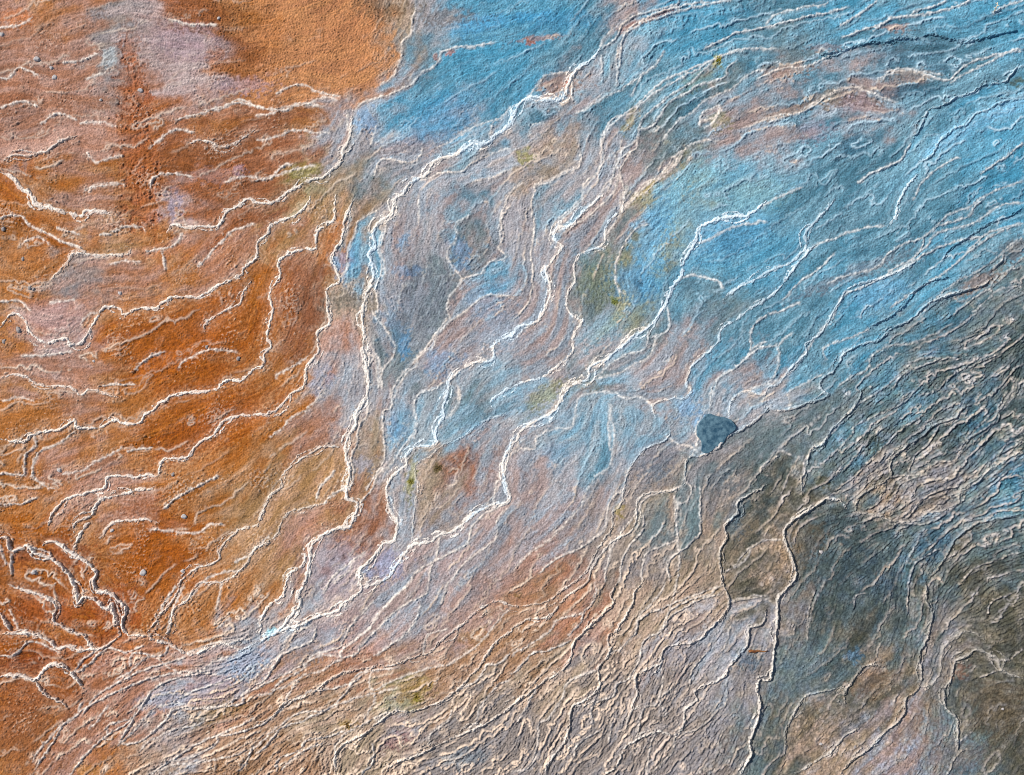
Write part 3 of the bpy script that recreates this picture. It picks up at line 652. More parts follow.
# ---------------------------------------------------------------- mineral colours
PAL = {'o':(160,84,4),'O':(170,104,42),'b':(146,90,58),'r':(152,86,32),'p':(168,116,88),'l':(176,150,146),'t':(204,142,92),'d':(138,80,38),
's':(70,142,172),'S':(112,172,198),'c':(80,128,148),'v':(60,98,114),'g':(102,122,126),'G':(68,84,86),'k':(84,84,72),'y':(148,142,104),
'w':(146,134,126),'m':(172,150,144),'q':(158,140,118),'e':(162,172,182),'n':(164,124,78),'x':(102,90,74),'W':(176,196,208),'h':(132,172,192),'N':(158,120,88)}
ALT = {'o':(176,102,24),'O':(176,124,80),'b':(162,112,84),'r':(168,100,44),'p':(178,138,122),'l':(186,168,164),'t':(186,126,84),'d':(156,90,46),
's':(100,160,186),'S':(126,168,184),'c':(112,154,172),'v':(88,128,148),'g':(110,122,126),'G':(90,104,106),'k':(106,102,90),'y':(156,154,122),
'w':(134,130,132),'m':(150,158,168),'q':(170,146,128),'e':(172,164,164),'n':(180,140,106),'x':(122,100,74),'W':(150,180,200),'h':(156,166,172),'N':(168,134,110)}
GRID = """pOpwlddOttttqess sscmsssccssscsss
pppwllldttttqcss scceSsscgccvvvcs
bppwpllOttttmcss smeSccgcmcmmvccc
pppprpObbOmesses cmccgcmmccmmccss
pppprdddbbmeemSe eqemggmmmcccSSss
oOpOrddbdyqgemee qeemmySSScccccss
oOppOlddbnnqemcm ecmmySSScccccccs
OoOnOOppnpOSmegm emmgySSssccccscc
OOwppOpOobnsmgms mmgysSssscsccscg
OlpOOOooobqqegmm mmgyccgcccscscgg
OllooooOObpegmme mmeSgmccccscgvgG
pppOoooOOOemgmeS mmgemmsmscccgGgG
OOpOOoooOOemeSgS heSSmSeeegggcgvG
OOOOooooOppqSSSm eSSSSeegggcgGGvG
OpppOOOOnnnqeqbm mecewgwGkggkgwgv
OOpppOOnnnnbeqmm mmmwqgwGkkgqwwgc
ooOOooOnnpbbemmm mmwqggqkqGGGgvgg
rorOooOnnbelmlmm ppwwwqkkqGGGvkkG
rrooOOOOOelmmmmp OnpqqqqkwGGGkgkk
orooOOOeeellmmpn nppqqmeewGkGgwkk
dorppplelnppnnnn nqwqmeewggGqGwxx
rdbppelpnnnnynqw qqwwweewggkkqGxx
rOpppennnqqqmwgg wwwwwewgkqwmmgxx
OppOqennnnqqqggg wwwwwwwgkqqmmggx""".split('\n')
GRID = [r.replace(' ', '') for r in GRID]
GRID[18] = 'N'+GRID[18][1:] if GRID[18][0] == 'N' else GRID[18]
GRID = [r[:16]+r[16:].replace('O', 'N') if k > 12 else r for k, r in enumerate(GRID)]
GRID = [r.replace('S', 'h') if k >= 10 else r for k, r in enumerate(GRID)]
GRID = [r.replace('n', 'N').replace('x', 'k') if k >= 18 else r for k, r in enumerate(GRID)]
GRID = [r[:12]+r[12:16].replace('g', 'w')+r[16:22].replace('e', 'w')+r[22:] if k >= 18 else r for k, r in enumerate(GRID)]
for r in GRID: assert len(r) == 32, r
lin = lambda c: tuple(((v/255)/12.92 if v/255 <= .04045 else ((v/255+.055)/1.055)**2.4) for v in c)
Gm = np.array([[lin(PAL[c]) for c in r] for r in GRID], np.float32); Ga = np.array([[lin(ALT[c]) for c in r] for r in GRID], np.float32)
dn = np.minimum(dM, dm).astype(np.float32); dns = blur(np.minimum(dn, 60), 1.6)
dgy, dgx = np.gradient(dns, S); dgl = np.hypot(dgx, dgy)+.15
push = 17*np.exp(-dn/16)*sm(.0, 1.2, dn)*np.clip(1.2*dgl, 0, 1)/dgl
near_major = dM < dm
tid = np.where(near_major, idM*7.3+np.where(sideM, 2.6, 0), idm*5.1+50+np.where(side, 2.2, 0))
tint = np.sin(tid*12.9898)*np.exp(-dn/22)*sm(0, 1.2, dn)
tint2 = np.sin(tid*78.233+1)*np.exp(-dn/18)*sm(0, 1.2, dn)
wx = GX+dgx*push+TX*L_big*8+N25*5+N12*3+N5*1.5; wy = GY+dgy*push+TY*L_big*8+np.roll(N25, 333, 1)*5+np.roll(N12, 200, 0)*3+np.roll(N5, 99, 1)*1.5
def pal(A_):
    x = np.clip(wx/32-.5, 0, 30.999); y = np.clip(wy/(775/24)-.5, 0, 22.999)
    i = x.astype(int); j = y.astype(int); u = sm(.0, 1., x-i)[..., None]; v = sm(.0, 1., y-j)[..., None]
    return (A_[j, i]*(1-u)+A_[j, i+1]*u)*(1-v)+(A_[j+1, i]*(1-u)+A_[j+1, i+1]*u)*v
mixv = sm(-.1, .95, .42+.24*L_mid+.20*N25+.10*L_c+.10*N5+.14*L_big)[..., None]
band = (np.sin(fl*2.1+3*np.sin(fl*.7))*sm(0, 1.5, dpos)*sm(0, 1.5, dneg))*(.25+.75*strength)
mixv = np.clip(mixv+.34*band[..., None]+.5*tint[..., None], 0, 1)
col = pal(Gm)*(1-mixv)+pal(Ga)*mixv
def lic_raw(F, steps, st):
    o = F.copy(); ws = 1.0
    for sgn in (1, -1):
        px_ = np.tile(np.arange(NX, dtype=np.float32)[None, :], (NY, 1)); py_ = np.tile(np.arange(NY, dtype=np.float32)[:, None], (1, NX))
        for k in range(steps):
            i = np.clip(px_.astype(np.int32), 0, NX-1); j = np.clip(py_.astype(np.int32), 0, NY-1)
            px_ += sgn*TX[j, i]*st/S; py_ += sgn*TY[j, i]*st/S
            i = np.clip(px_.astype(np.int32), 0, NX-1); j = np.clip(py_.astype(np.int32), 0, NY-1)
            o += F[j, i]; ws += 1.0
    return o/ws
col = lic_raw(col.astype(np.float32), 3, 4.0)*.4+col*.6
col = col*(1+.10*band[..., None]+.11*tint2[..., None])
# blots: x, y, rx, ry, angle, colour, opacity
BLOTS = [(668,205,16,34,18,(126,190,216),.75),(700,175,34,14,-20,(130,192,214),.6),(750,200,34,18,-10,(144,188,192),.5),(1000,104,34,7,-22,(146,200,224),.75),(955,128,26,7,-32,(140,196,220),.7),(905,182,30,9,-36,(130,188,212),.6),(600,330,26,12,-30,(126,180,200),.5),(830,150,14,5,-35,(62,98,118),.7),(905,92,40,6,-4,(62,104,128),.6),(730,240,34,12,-15,(70,132,162),.5),(230,150,34,12,-6,(134,78,40),.6),(215,195,30,10,-4,(140,84,46),.6),(210,175,26,7,0,(168,140,138),.5),(285,190,26,7,-25,(112,92,62),.5),(20,555,24,8,10,(128,60,20),.7),(100,640,18,5,-20,(150,70,26),.6),(28,660,30,9,-6,(122,58,18),.8),(165,750,50,26,-20,(166,132,112),.65),(26,735,34,44,0,(150,94,58),.85),(30,690,30,20,0,(150,84,40),.6),(8,255,30,14,0,(172,112,64),.6),(440,640,60,16,-25,(170,146,142),.5),(520,560,50,22,-35,(164,142,136),.5),(130,650,50,12,-8,(178,112,74),.6),(190,345,75,38,-12,(160,82,14),.8),(215,425,70,22,-28,(158,80,14),.75),(150,560,45,60,0,(162,84,16),.7),(115,610,26,24,0,(156,72,16),.85),
(55,655,50,14,-10,(138,66,18),.85),(62,680,14,14,0,(150,80,20),.9),(70,555,26,14,20,(140,66,18),.85),(45,610,40,18,0,(158,74,18),.7),
(110,58,7,11,0,(186,194,196),.9),(172,208,9,16,0,(172,160,176),.9),(170,250,50,8,-5,(186,120,88),.4),(185,40,30,18,10,(172,146,160),.5),(215,62,8,14,0,(166,96,42),.7),(245,85,28,8,0,(180,154,166),.6),
(302,172,20,7,-8,(132,118,40),.75),(330,250,8,24,14,(180,108,48),.7),(348,262,6,20,12,(134,176,214),.85),(338,262,6,12,0,(140,170,210),.8),
(402,240,7,8,0,(92,158,200),.8),(356,258,12,14,0,(96,152,184),.8),(395,330,10,30,-18,(72,136,176),.75),(404,345,5,14,10,(80,160,210),.8),(345,300,22,9,0,(110,112,104),.7),
(420,300,26,34,20,(112,120,134),.6),(458,250,10,12,0,(84,150,196),.85),(464,266,9,6,0,(84,150,196),.8),(400,270,8,6,0,(90,150,190),.7),(412,272,12,4,-20,(70,130,176),.75),
(447,262,3,30,0,(150,140,150),.3),(487,300,22,16,-20,(98,160,200),.55),(440,362,16,12,-30,(92,158,204),.75),(500,330,24,20,0,(110,162,196),.5),
(398,425,12,22,0,(110,168,200),.75),(395,430,8,12,0,(70,142,190),.7),(470,420,16,16,-20,(130,178,206),.6),(362,465,14,8,0,(140,170,205),.6),(411,480,4,22,6,(156,150,72),.75),(411,482,3,4,0,(110,112,20),.95),
(438,468,4,5,0,(84,76,34),.95),(600,275,20,26,20,(124,132,88),.5),(614,300,5,5,0,(130,138,50),.8),(590,258,18,10,0,(84,142,162),.6),(635,282,24,20,20,(80,150,194),.7),(652,235,16,36,12,(112,182,222),.75),
(637,285,4,6,0,(50,100,130),.8),(730,235,44,24,-20,(84,150,188),.6),(700,290,30,14,-20,(104,130,140),.5),(720,120,10,8,0,(140,136,60),.5),(718,60,6,5,0,(160,156,60),.9),(700,80,22,8,-30,(112,130,110),.6),
(645,190,16,4,-38,(164,148,70),.7),(630,120,6,14,30,(160,146,70),.6),(526,155,7,7,0,(150,146,80),.85),(560,84,22,10,-8,(160,128,112),.85),(566,85,3,6,0,(200,80,40),.8),
(540,38,26,3,-8,(176,124,104),.7),(530,42,5,3,0,(190,110,76),.8),(650,18,34,4,-22,(140,92,84),.9),(450,52,6,3,-20,(190,124,104),.8),(437,58,3,5,0,(186,120,96),.7),
(835,97,30,7,-8,(124,112,100),.9),(865,100,22,5,8,(128,104,92),.9),(785,113,26,4,-16,(160,130,110),.8),(790,70,24,6,-8,(176,140,120),.7),(815,130,16,10,0,(160,146,160),.6),(855,102,16,10,0,(170,150,160),.5),
(828,108,3,3,0,(26,32,30),1),(896,28,14,4,0,(180,140,130),.7),(825,48,20,4,0,(170,134,128),.5),(910,74,20,6,0,(166,150,140),.6),(1015,82,6,5,0,(70,74,48),.9),(850,145,10,14,50,(56,96,120),.7),
(1005,112,30,9,-25,(132,190,222),.8),(950,140,34,8,-32,(128,188,220),.75),(880,295,30,14,-20,(112,174,210),.75),(978,282,22,6,-26,(148,122,108),.9),(1015,250,14,10,-40,(120,108,104),.7),
(850,275,60,6,-22,(140,112,112),.4),(700,420,7,10,0,(110,170,214),.7),(688,405,10,12,0,(126,170,208),.7),(575,425,20,14,0,(132,174,196),.6),(555,455,14,12,0,(104,150,182),.7),
(650,457,30,16,-14,(128,128,140),.6),(655,470,14,10,0,(104,128,146),.5),(650,520,14,22,10,(112,128,132),.6),(618,512,4,7,0,(150,132,60),.85),(575,385,26,6,0,(140,126,90),.4),(545,395,22,8,-40,(150,152,90),.6),
(720,480,20,16,0,(70,96,110),.55),(735,520,10,20,0,(80,108,124),.5),(868,440,12,8,0,(74,80,66),.8),(822,482,8,6,0,(86,82,52),.8),(785,555,10,30,0,(150,128,100),.5),
(842,560,28,46,0,(76,92,98),.55),(810,540,16,16,0,(110,96,78),.5),(880,580,20,20,0,(70,92,110),.5),(870,470,34,10,-40,(150,140,150),.4),(1012,478,12,9,0,(50,110,136),.8),(930,545,14,16,0,(62,100,124),.7),
(870,680,20,14,-20,(140,112,90),.6),(855,655,7,9,0,(84,130,160),.7),(905,725,22,18,-50,(142,118,100),.6),(960,672,7,7,0,(150,110,90),.7),(1000,710,30,26,0,(108,88,66),.5),(805,715,22,16,0,(104,96,76),.5),(955,755,30,16,0,(130,116,112),.6),
(685,625,24,12,-18,(132,112,100),.7),(583,655,8,8,0,(104,104,106),.7),(615,665,14,14,0,(130,114,104),.7),(680,650,22,16,-40,(142,146,160),.5),(745,655,14,12,0,(92,118,136),.8),(395,743,14,7,-20,(132,88,92),.85),(465,758,20,10,0,(120,140,152),.5),
(416,690,14,14,-20,(146,124,50),.7),(417,697,4,3,0,(124,116,20),1),(348,724,9,5,0,(150,120,30),.8),(475,636,14,7,-30,(156,112,44),.7),(520,597,30,10,-28,(174,124,86),.5),(518,595,4,3,0,(110,84,30),.8),
(470,655,80,8,-30,(172,124,84),.4),(335,665,60,6,-14,(172,116,80),.4),(215,712,30,8,-20,(128,114,72),.6),(160,700,26,8,-8,(150,160,178),.7),(205,690,40,12,-12,(156,154,172),.6),(245,662,22,14,-20,(148,172,200),.7),(320,640,30,14,-25,(158,166,180),.5),
(150,725,24,9,-15,(158,146,140),.5),(85,770,14,6,0,(186,128,54),.7),(270,632,8,4,-30,(150,214,226),.9),(335,565,30,28,20,(166,158,172),.5),(386,565,16,16,0,(160,166,200),.7),
(240,170,6,5,0,(170,150,170),.6),(320,380,10,16,10,(150,170,200),.7),(230,205,12,6,0,(120,80,50),.5),(15,170,8,6,0,(170,160,160),.4),(45,320,34,22,0,(186,136,124),.6),(120,180,8,26,0,(170,110,50),.4),(148,98,5,7,0,(160,80,24),.9),
(85,275,16,8,0,(150,126,118),.7),(50,20,50,12,-10,(180,128,96),.4),(15,18,18,8,0,(196,110,44),.8),(380,5,30,14,0,(118,96,74),.7),(400,40,8,14,0,(140,148,150),.7),(450,18,30,8,0,(128,116,112),.8),
(440,120,40,22,-30,(84,158,202),.55),(365,120,10,12,0,(118,168,208),.7),(480,25,28,8,-10,(90,168,212),.7),(530,17,24,4,0,(70,160,206),.8),(560,20,40,10,0,(72,148,188),.6),(400,145,30,6,-10,(150,140,148),.6),(405,150,50,5,-8,(158,136,128),.5),
(345,28,30,30,0,(180,120,80),.4),(270,35,14,30,0,(176,108,50),.5),(205,15,40,14,0,(140,82,40),.6),(245,60,20,18,0,(140,82,38),.7),(545,180,20,10,0,(140,160,140),.0)]
alb_k = 1.0
for x, y, rx, ry, an, c, op in BLOTS:
    R_ = max(rx, ry)*2+10
    i0, i1 = [int(np.clip((v-X0)/S, 0, NX)) for v in (x-R_, x+R_)]; j0, j1 = [int(np.clip((v-Y0)/S, 0, NY)) for v in (y-R_, y+R_)]
    sl = (slice(j0, j1), slice(i0, i1)); a = math.radians(an)
    op = op*(.5 if (300 < x < 600 and 200 < y < 500 and c[2] > 150) else .8)
    sc_ = min(1, min(rx, ry)/9.0)
    dx = GX[sl]-x+(N12[sl]*2.5+N25[sl]*3+N5[sl]*1.2)*sc_; dy = GY[sl]-y+(N5[sl]*1.4-N12[sl]*2.0+L_mid[sl]*1.5)*sc_
    u = (dx*math.cos(a)+dy*math.sin(a))/rx; v = (-dx*math.sin(a)+dy*math.cos(a))/ry
    w = (sm(1.4, .55, np.sqrt(u*u+v*v)+.14*N5[sl]+.1*L_f[sl])*op)[..., None]
    vv = 1+.10*np.clip(L_c[sl]*.6+N5[sl]*.5, -2, 2)[..., None]
    col[sl] = col[sl]*(1-w)+np.array(lin(c), np.float32)*vv*w
# trench colour
tw = (trench*.9)[..., None]; col = col*(1-tw)+np.array(lin((166, 92, 46)))*(1+.10*np.clip(N5+N12, -2, 2)[..., None])*tw
# granular albedo variation
spk = noise(2.2, 31)
var = 1+.06*np.clip(L_f, -2, 2)+.06*np.clip(N5, -2, 2)+.15*np.clip(spk, -2.2, 2.2)+.09*np.clip(L_g, -2, 2)+.04*L_c
blu = sm(.0, .10, col[..., 2]-col[..., 0])
col = col*var[..., None]
# dark specks of grit, dense on the tan patch and the grey slope
spd = noise(3.0, 33)+.6*noise(30, 34)
sk = sm(2.35, 3.1, spd+patch*sm(300, 380, GX)*.9+rough_map*.3)[..., None]
col = col*(1-.5*sk)
# pale mineral crust on the rims
rimcol = np.array(lin((236, 216, 196)))*(1-blu[..., None])+np.array(lin((188, 216, 230)))*blu[..., None]
warm = sm(560, 700, GY+GX*.15)*sm(1100, 800, GX)
greyz = (sm(700, 900, GX+(GY-420)*.5)*sm(330, 430, GY+(GX-760)*.62))[..., None]
rimcol = rimcol*(1-greyz)+np.array(lin((204, 196, 190)))*greyz
rimcol = rimcol*(1-.3*warm[..., None])+np.array(lin((232, 194, 160)))*.3*warm[..., None]
rw = np.clip(rimc*.85+crowd*.22*relief*sm(.2, 1.5, np.abs(N5)+np.abs(L_f)*.5), 0, .92)[..., None]
darker = sm(760, 980, GX+(GY-380)*.9-0)*sm(250, 420, GY+ (GX-900)*.3)
rw = rw*(1-.35*blu[..., None]*(1-np.clip(rimc, 0, 1)[..., None]**2))
rw = np.maximum(rw, .5*bits[..., None])
belt = (sm(560, 640, GY+GX*.12)*sm(860, 740, GX))[..., None]
rw = np.clip(rw*(1+.05*belt), 0, .95)
rw = rw*(1-.12*darker[..., None])
col = col*(1-rw)+rimcol*rw
mcol = np.array(lin((250, 236, 222)))*(1-.5*blu[..., None])+np.array(lin((216, 232, 240)))*.5*blu[..., None]
mcol = mcol*(1-.3*greyz)
mw = np.clip(rimm*.98*(1-.18*sm(.5, .9, relief)), 0, .95)[..., None]
col = col*(1-mw)+mcol*mw
# white salt haze beside the traced ridges
hz = (np.exp(-dM/4.5)*.38*np.array([m[4] for m in majors])[idM]*tapM*(.6+.4*np.clip(N5, -1, 1)))[..., None]
col = col*(1-hz)+rimcol*hz
ALB = 0.80
slate = sm(690, 800, GX+(GY-430)*.12+N25*10)*sm(-60, 60, GY-430+(GX-800)*.75+N25*10)
col = col*(1-.08*slate[..., None])
mot = np.clip(.5*N12+.5*N5+.35*N25+.3*N2, -2, 2)
col = col*(1+.13*slate*mot)[..., None]
col = col*(1+slate[..., None]*np.clip(np.roll(N25, 77, 0)*.6+np.roll(N12, 55, 1)*.5, -1.5, 1.5)[..., None]*np.array([.05, .015, -.05]))
col = np.clip(col*ALB, .004, .85).astype(np.float32)
Hh = Hh.astype(np.float32)

# ---------------------------------------------------------------- materials
def crust_material(name, rough, bump, spec=.35):
    m = bpy.data.materials.new(name); m.use_nodes = True; nt = m.node_tree; N = nt.nodes; L = nt.links
    b = N["Principled BSDF"]; at = N.new("ShaderNodeAttribute"); at.attribute_name = "mineral"
    tc = N.new("ShaderNodeTexCoord")
    n1 = N.new("ShaderNodeTexNoise"); n1.inputs["Scale"].default_value = 26; n1.inputs["Detail"].default_value = 5; n1.inputs["Roughness"].default_value = .72
    n2 = N.new("ShaderNodeTexNoise"); n2.inputs["Scale"].default_value = 9; n2.inputs["Detail"].default_value = 6; n2.inputs["Roughness"].default_value = .7
    L.new(tc.outputs["Object"], n1.inputs["Vector"]); L.new(tc.outputs["Object"], n2.inputs["Vector"])
    mr = N.new("ShaderNodeMapRange"); mr.inputs[1].default_value = .3; mr.inputs[2].default_value = .7; mr.inputs[3].default_value = .80; mr.inputs[4].default_value = 1.2
    L.new(n1.outputs[0], mr.inputs[0])
    mx = N.new("ShaderNodeMix"); mx.data_type = 'RGBA'; mx.blend_type = 'MULTIPLY'; mx.inputs[0].default_value = 1
    L.new(at.outputs["Color"], mx.inputs[6]); L.new(mr.outputs[0], mx.inputs[7]); L.new(mx.outputs[2], b.inputs["Base Color"])
    r = N.new("ShaderNodeMapRange"); r.inputs[1].default_value = .35; r.inputs[2].default_value = .65; r.inputs[3].default_value = rough-.12; r.inputs[4].default_value = rough+.12
    L.new(n2.outputs[0], r.inputs[0]); L.new(r.outputs[0], b.inputs["Roughness"])
    b.inputs["Specular IOR Level"].default_value = spec
    bp = N.new("ShaderNodeBump"); bp.inputs["Strength"].default_value = bump*.7; bp.inputs["Distance"].default_value = .02
    L.new(n1.outputs[0], bp.inputs["Height"]); L.new(bp.outputs[0], b.inputs["Normal"])
    return m
M_ground = crust_material("mineral_ground", .75, .5, .15)
M_ridge = crust_material("travertine_crust", .78, .6, .25)

def grid_mesh(name, X, Y, Z, colr, mat, mask=None):
    """mesh from a regular vertex grid (pixel coordinates in X, Y; metres in Z)"""
    ny, nx = Z.shape
    idx = np.arange(ny*nx).reshape(ny, nx)
    q = np.stack([idx[1:, :-1], idx[1:, 1:], idx[:-1, 1:], idx[:-1, :-1]], -1).reshape(-1, 4)
    co = np.stack([(X-W/2)*PX, -(Y-H/2)*PX, Z], -1).reshape(-1, 3).astype(np.float32)
    cl = colr.reshape(-1, 3)
    if mask is not None:
        mk = mask.reshape(-1); q = q[mk[q].all(1)]
        used = np.zeros(ny*nx, bool); used[q.ravel()] = True
        re = np.cumsum(used)-1; q = re[q]; co = co[used]; cl = cl[used]
    me = bpy.data.meshes.new(name)
    me.vertices.add(len(co)); me.vertices.foreach_set("co", co.ravel())
    me.loops.add(q.size); me.loops.foreach_set("vertex_index", q.ravel().astype(np.int32))
    me.polygons.add(len(q)); me.polygons.foreach_set("loop_start", np.arange(0, q.size, 4, dtype=np.int32))
    me.update(calc_edges=True)
    me.polygons.foreach_set("use_smooth", np.ones(len(q), bool))
    ca = me.color_attributes.new("mineral", 'FLOAT_COLOR', 'POINT')
    ca.data.foreach_set("color", np.c_[cl, np.ones(len(cl))].astype(np.float32).ravel())
    me.materials.append(mat)
    o = bpy.data.objects.new(name, me); C.objects.link(o)
    return o

# ---------------------------------------------------------------- the ground: one sheet, stretched outwards to the horizon
def stretch(g, n=60, first=S, q=1.16):
    e = np.cumsum(first*q**np.arange(n)*1.0); return np.r_[g[0]-e[::-1], g, g[-1]+e]
sx_, sy_ = stretch(gx), stretch(gy)
def fold(i, n):
    i = np.abs(i); i = i % (2*n-2); return np.where(i >= n, 2*n-2-i, i)
ixs = fold(np.round((sx_-X0)/S).astype(np.int64), NX); iys = fold(np.round((sy_-Y0)/S).astype(np.int64), NY)
fx_ = np.clip(np.minimum(sx_-gx[0], gx[-1]-sx_)/-200.0, 0, 1); fy_ = np.clip(np.minimum(sy_-gy[0], gy[-1]-sy_)/-200.0, 0, 1)
flat = 1-np.maximum(fy_[:, None], fx_[None, :])
SX, SY = np.meshgrid(sx_, sy_)
ground = grid_mesh("ground", SX, SY, Hh[np.ix_(iys, ixs)]*flat, col[np.ix_(iys, ixs)], M_ground)
ground["kind"] = "structure"

# ---------------------------------------------------------------- the ridges, one object each
RS = 0.5
nz = N5*.5+N2*.45
fadef = (.8*N25+.6*N12+.4*N5).astype(np.float32)
jitf = (.12*N2+.5*N5+.1*L_g+.4*N12).astype(np.float32)
def make_ridge(k, m):
    Q, strands, w, h, wh, lab, L = m
    R_ = w*2.6+2
    A_ = np.concatenate(strands)
    x0 = math.floor(A_[:, 0].min()-R_-2); x1 = math.ceil(A_[:, 0].max()+R_+2); y0 = math.floor(A_[:, 1].min()-R_-2); y1 = math.ceil(A_[:, 1].max()+R_+2)
    x0, y0 = max(x0, X0+2), max(y0, Y0+2); x1, y1 = min(x1, X1-2), min(y1, Y1-2)
    nx, ny = int((x1-x0)/RS), int((y1-y0)/RS)
    X, Y = np.meshgrid((x0+np.arange(nx)*RS).astype(np.float32), (y0+np.arange(ny)*RS).astype(np.float32))
    best = np.full((ny, nx), -1.0, np.float32)
    jit = fieldat(jitf, X, Y)
    for s_i, P in enumerate(strands):
        d, s, t = segdist(P, x0, y0, nx, ny, RS, R_)
        d = np.abs(d+jit)
        soft = 1.0-.45*sm(.55, .8, h*14)
        ww = w*((.76 if s_i == 0 else .42) if w > 1.7 else (.82 if s_i == 0 else .46)); hh = 1.0 if s_i == 0 else .62
        tp = sm(-.002, min(.3, 14/L), t)*sm(1.002, 1-min(.3, 14/L), t)
        # beads and thin spots along the length
        b = .78+.22*np.sin(t*L/9.0+k)+.18*np.sin(t*L/3.7+2*k)+.12*np.sin(t*L/23.0)
        ww = ww*(.62+.38*b)*(.35+.65*tp)
        pr = np.where(s > 0, np.exp(-(d/(ww*.68))**2), np.exp(-(d/(ww*.95))**2))*hh*(.45+.55*tp)*(.8+.2*b)
        best = np.maximum(best, np.where(d < R_, pr, -1))
    near = best > .0
    mask = best > .10
    mk = mask.copy()
    for sh in ((0, 1), (1, 0), (0, -1), (-1, 0)): mk |= np.roll(mask, sh, (0, 1))
    gz = fieldat(Hh, X, Y); nn = fieldat(nz, X, Y)
    r = np.where(mask, (best-.10)/.90, -.15)
    rl = np.minimum(fieldat(relief, X, Y)*1.1, .72)
    Z = gz + np.where(mask, h*rl*(r**.8)*(1+.15*nn)+.0005*(k % 7), -.012)
    gc = fieldat(col, X, Y)
    b_ = sm(.0, .06, gc[..., 2]-gc[..., 0])[..., None]
    top = np.array(lin((250, 240, 228)))*(1-b_)+np.array(lin((228, 240, 246)))*b_
    if wh < .3: top = np.array(lin((112, 160, 190)))*np.ones_like(top)
    top = top*(1-.30*sm(.5, .9, fieldat(relief, X, Y))*sm(640, 760, X))[..., None]
    fade = 1+(.5*(1-wh)+.10)*np.clip(fieldat(fadef, X, Y)-.6, -1.6, .2)
    a = np.clip(sm(.0, .42 if wh > .8 else .6, np.maximum(r, 0))*(.6+.4*wh)*fade*(.9+.16*nn), 0, 1)[..., None]
    c_ = gc*(1-a)+top*.92*a*(.42+.58*wh)+gc*(a*.25*(1-wh))
    o = grid_mesh("mineral_ridge", X, Y, Z, np.clip(c_, .004, .86), M_ridge, mk)
    o["label"] = lab; o["category"] = "ridge"; o["group"] = "mineral ridges on the terraces"
    return o
for k, m in enumerate(majors): make_ridge(k, m)

# ---------------------------------------------------------------- the dark pool held between two rims
def hgt(x, y): return float(fieldat(Hh, np.array([[x]], float), np.array([[y]], float))[0, 0])
def blend_material(name, c1, c2, scale, rough, spec=.3, bump=.4, dist=.01):
    m = bpy.data.materials.new(name); m.use_nodes = True; nt = m.node_tree; N = nt.nodes; L = nt.links; b = N["Principled BSDF"]
    tc = N.new("ShaderNodeTexCoord"); n = N.new("ShaderNodeTexNoise"); n.inputs["Scale"].default_value = scale; n.inputs["Detail"].default_value = 5
    r = N.new("ShaderNodeValToRGB"); r.color_ramp.elements[0].position = .35; r.color_ramp.elements[1].position = .65
    r.color_ramp.elements[0].color = (*lin(c1), 1); r.color_ramp.elements[1].color = (*lin(c2), 1)
    L.new(tc.outputs["Object"], n.inputs["Vector"]); L.new(n.outputs[0], r.inputs[0]); L.new(r.outputs[0], b.inputs["Base Color"])
    b.inputs["Roughness"].default_value = rough; b.inputs["Specular IOR Level"].default_value = spec
    bp = N.new("ShaderNodeBump"); bp.inputs["Strength"].default_value = bump; bp.inputs["Distance"].default_value = dist
    L.new(n.outputs[0], bp.inputs["Height"]); L.new(bp.outputs[0], b.inputs["Normal"])
    return m
M_pool = blend_material("pool_water", (42, 74, 94), (92, 122, 136), 12.0, .5, .25, .5, .03)
PO = [(704,418),(709,415),(716,416),(725,418),(733,423),(735,429),(731,432),(726,437),(722,444),(715,448),(706,453),(702,450),(701,441),(697,435),(697,428),(700,422)]
P = np.array(PO+[PO[0]], float); P, _, _ = wiggle(P, 1.3, .8, 78)
zs = [hgt(*p) for p in P]; zt = float(np.max(zs))+.006
n = len(P); bm_v = []; cx, cy = P[:, 0].mean(), P[:, 1].mean(); fcs = []
rings = [1.0, .97, .85, .6, .3]
for k, r in enumerate([1.02]+rings):
    for p in P:
        z = zt-.05 if k == 0 else zt-.004*(k == 1)
        bm_v.append(((cx+(p[0]-cx)*r-W/2)*PX, -(cy+(p[1]-cy)*r-H/2)*PX, z))
for k in range(len(rings)):
    for i in range(n): fcs.append((k*n+i, k*n+(i+1) % n, (k+1)*n+(i+1) % n, (k+1)*n+i))
fcs.append(tuple(len(rings)*n+i for i in range(n)))
me = bpy.data.meshes.new("pool"); me.from_pydata(bm_v, [], fcs); me.update(); me.materials.append(M_pool)
o = bpy.data.objects.new("pool", me); C.objects.link(o); o["kind"] = "structure"

# ---------------------------------------------------------------- loose stones
def blob_mesh(name, sx, sy, sz, seed, mat, sub=2, rough=.28):
    """an irregular stone: a subdivided icosphere pushed in and out and flattened underneath"""
    import bmesh
    from mathutils import noise as mnoise, Vector
    bm = bmesh.new(); bmesh.ops.create_icosphere(bm, subdivisions=sub+1, radius=1)
    off = Vector((seed*3.1, seed*1.7, seed))
    for v in bm.verts:
        d = 1+rough*mnoise.noise(v.co*1.3+off)*1.6+rough*.5*mnoise.noise(v.co*3.5+off)
        v.co = Vector((v.co.x*sx*d, v.co.y*sy*d, max(v.co.z*d, -.45)*sz))
    for f_ in bm.faces: f_.smooth = True
    me = bpy.data.meshes.new(name); bm.to_mesh(me); bm.free(); me.materials.append(mat); return me
M_stone = blend_material("stone", (150, 150, 156), (206, 194, 184), 14, .8, .2, .6)
M_stone_d = blend_material("grey_stone", (116, 114, 116), (168, 156, 150), 14, .8, .2, .6)
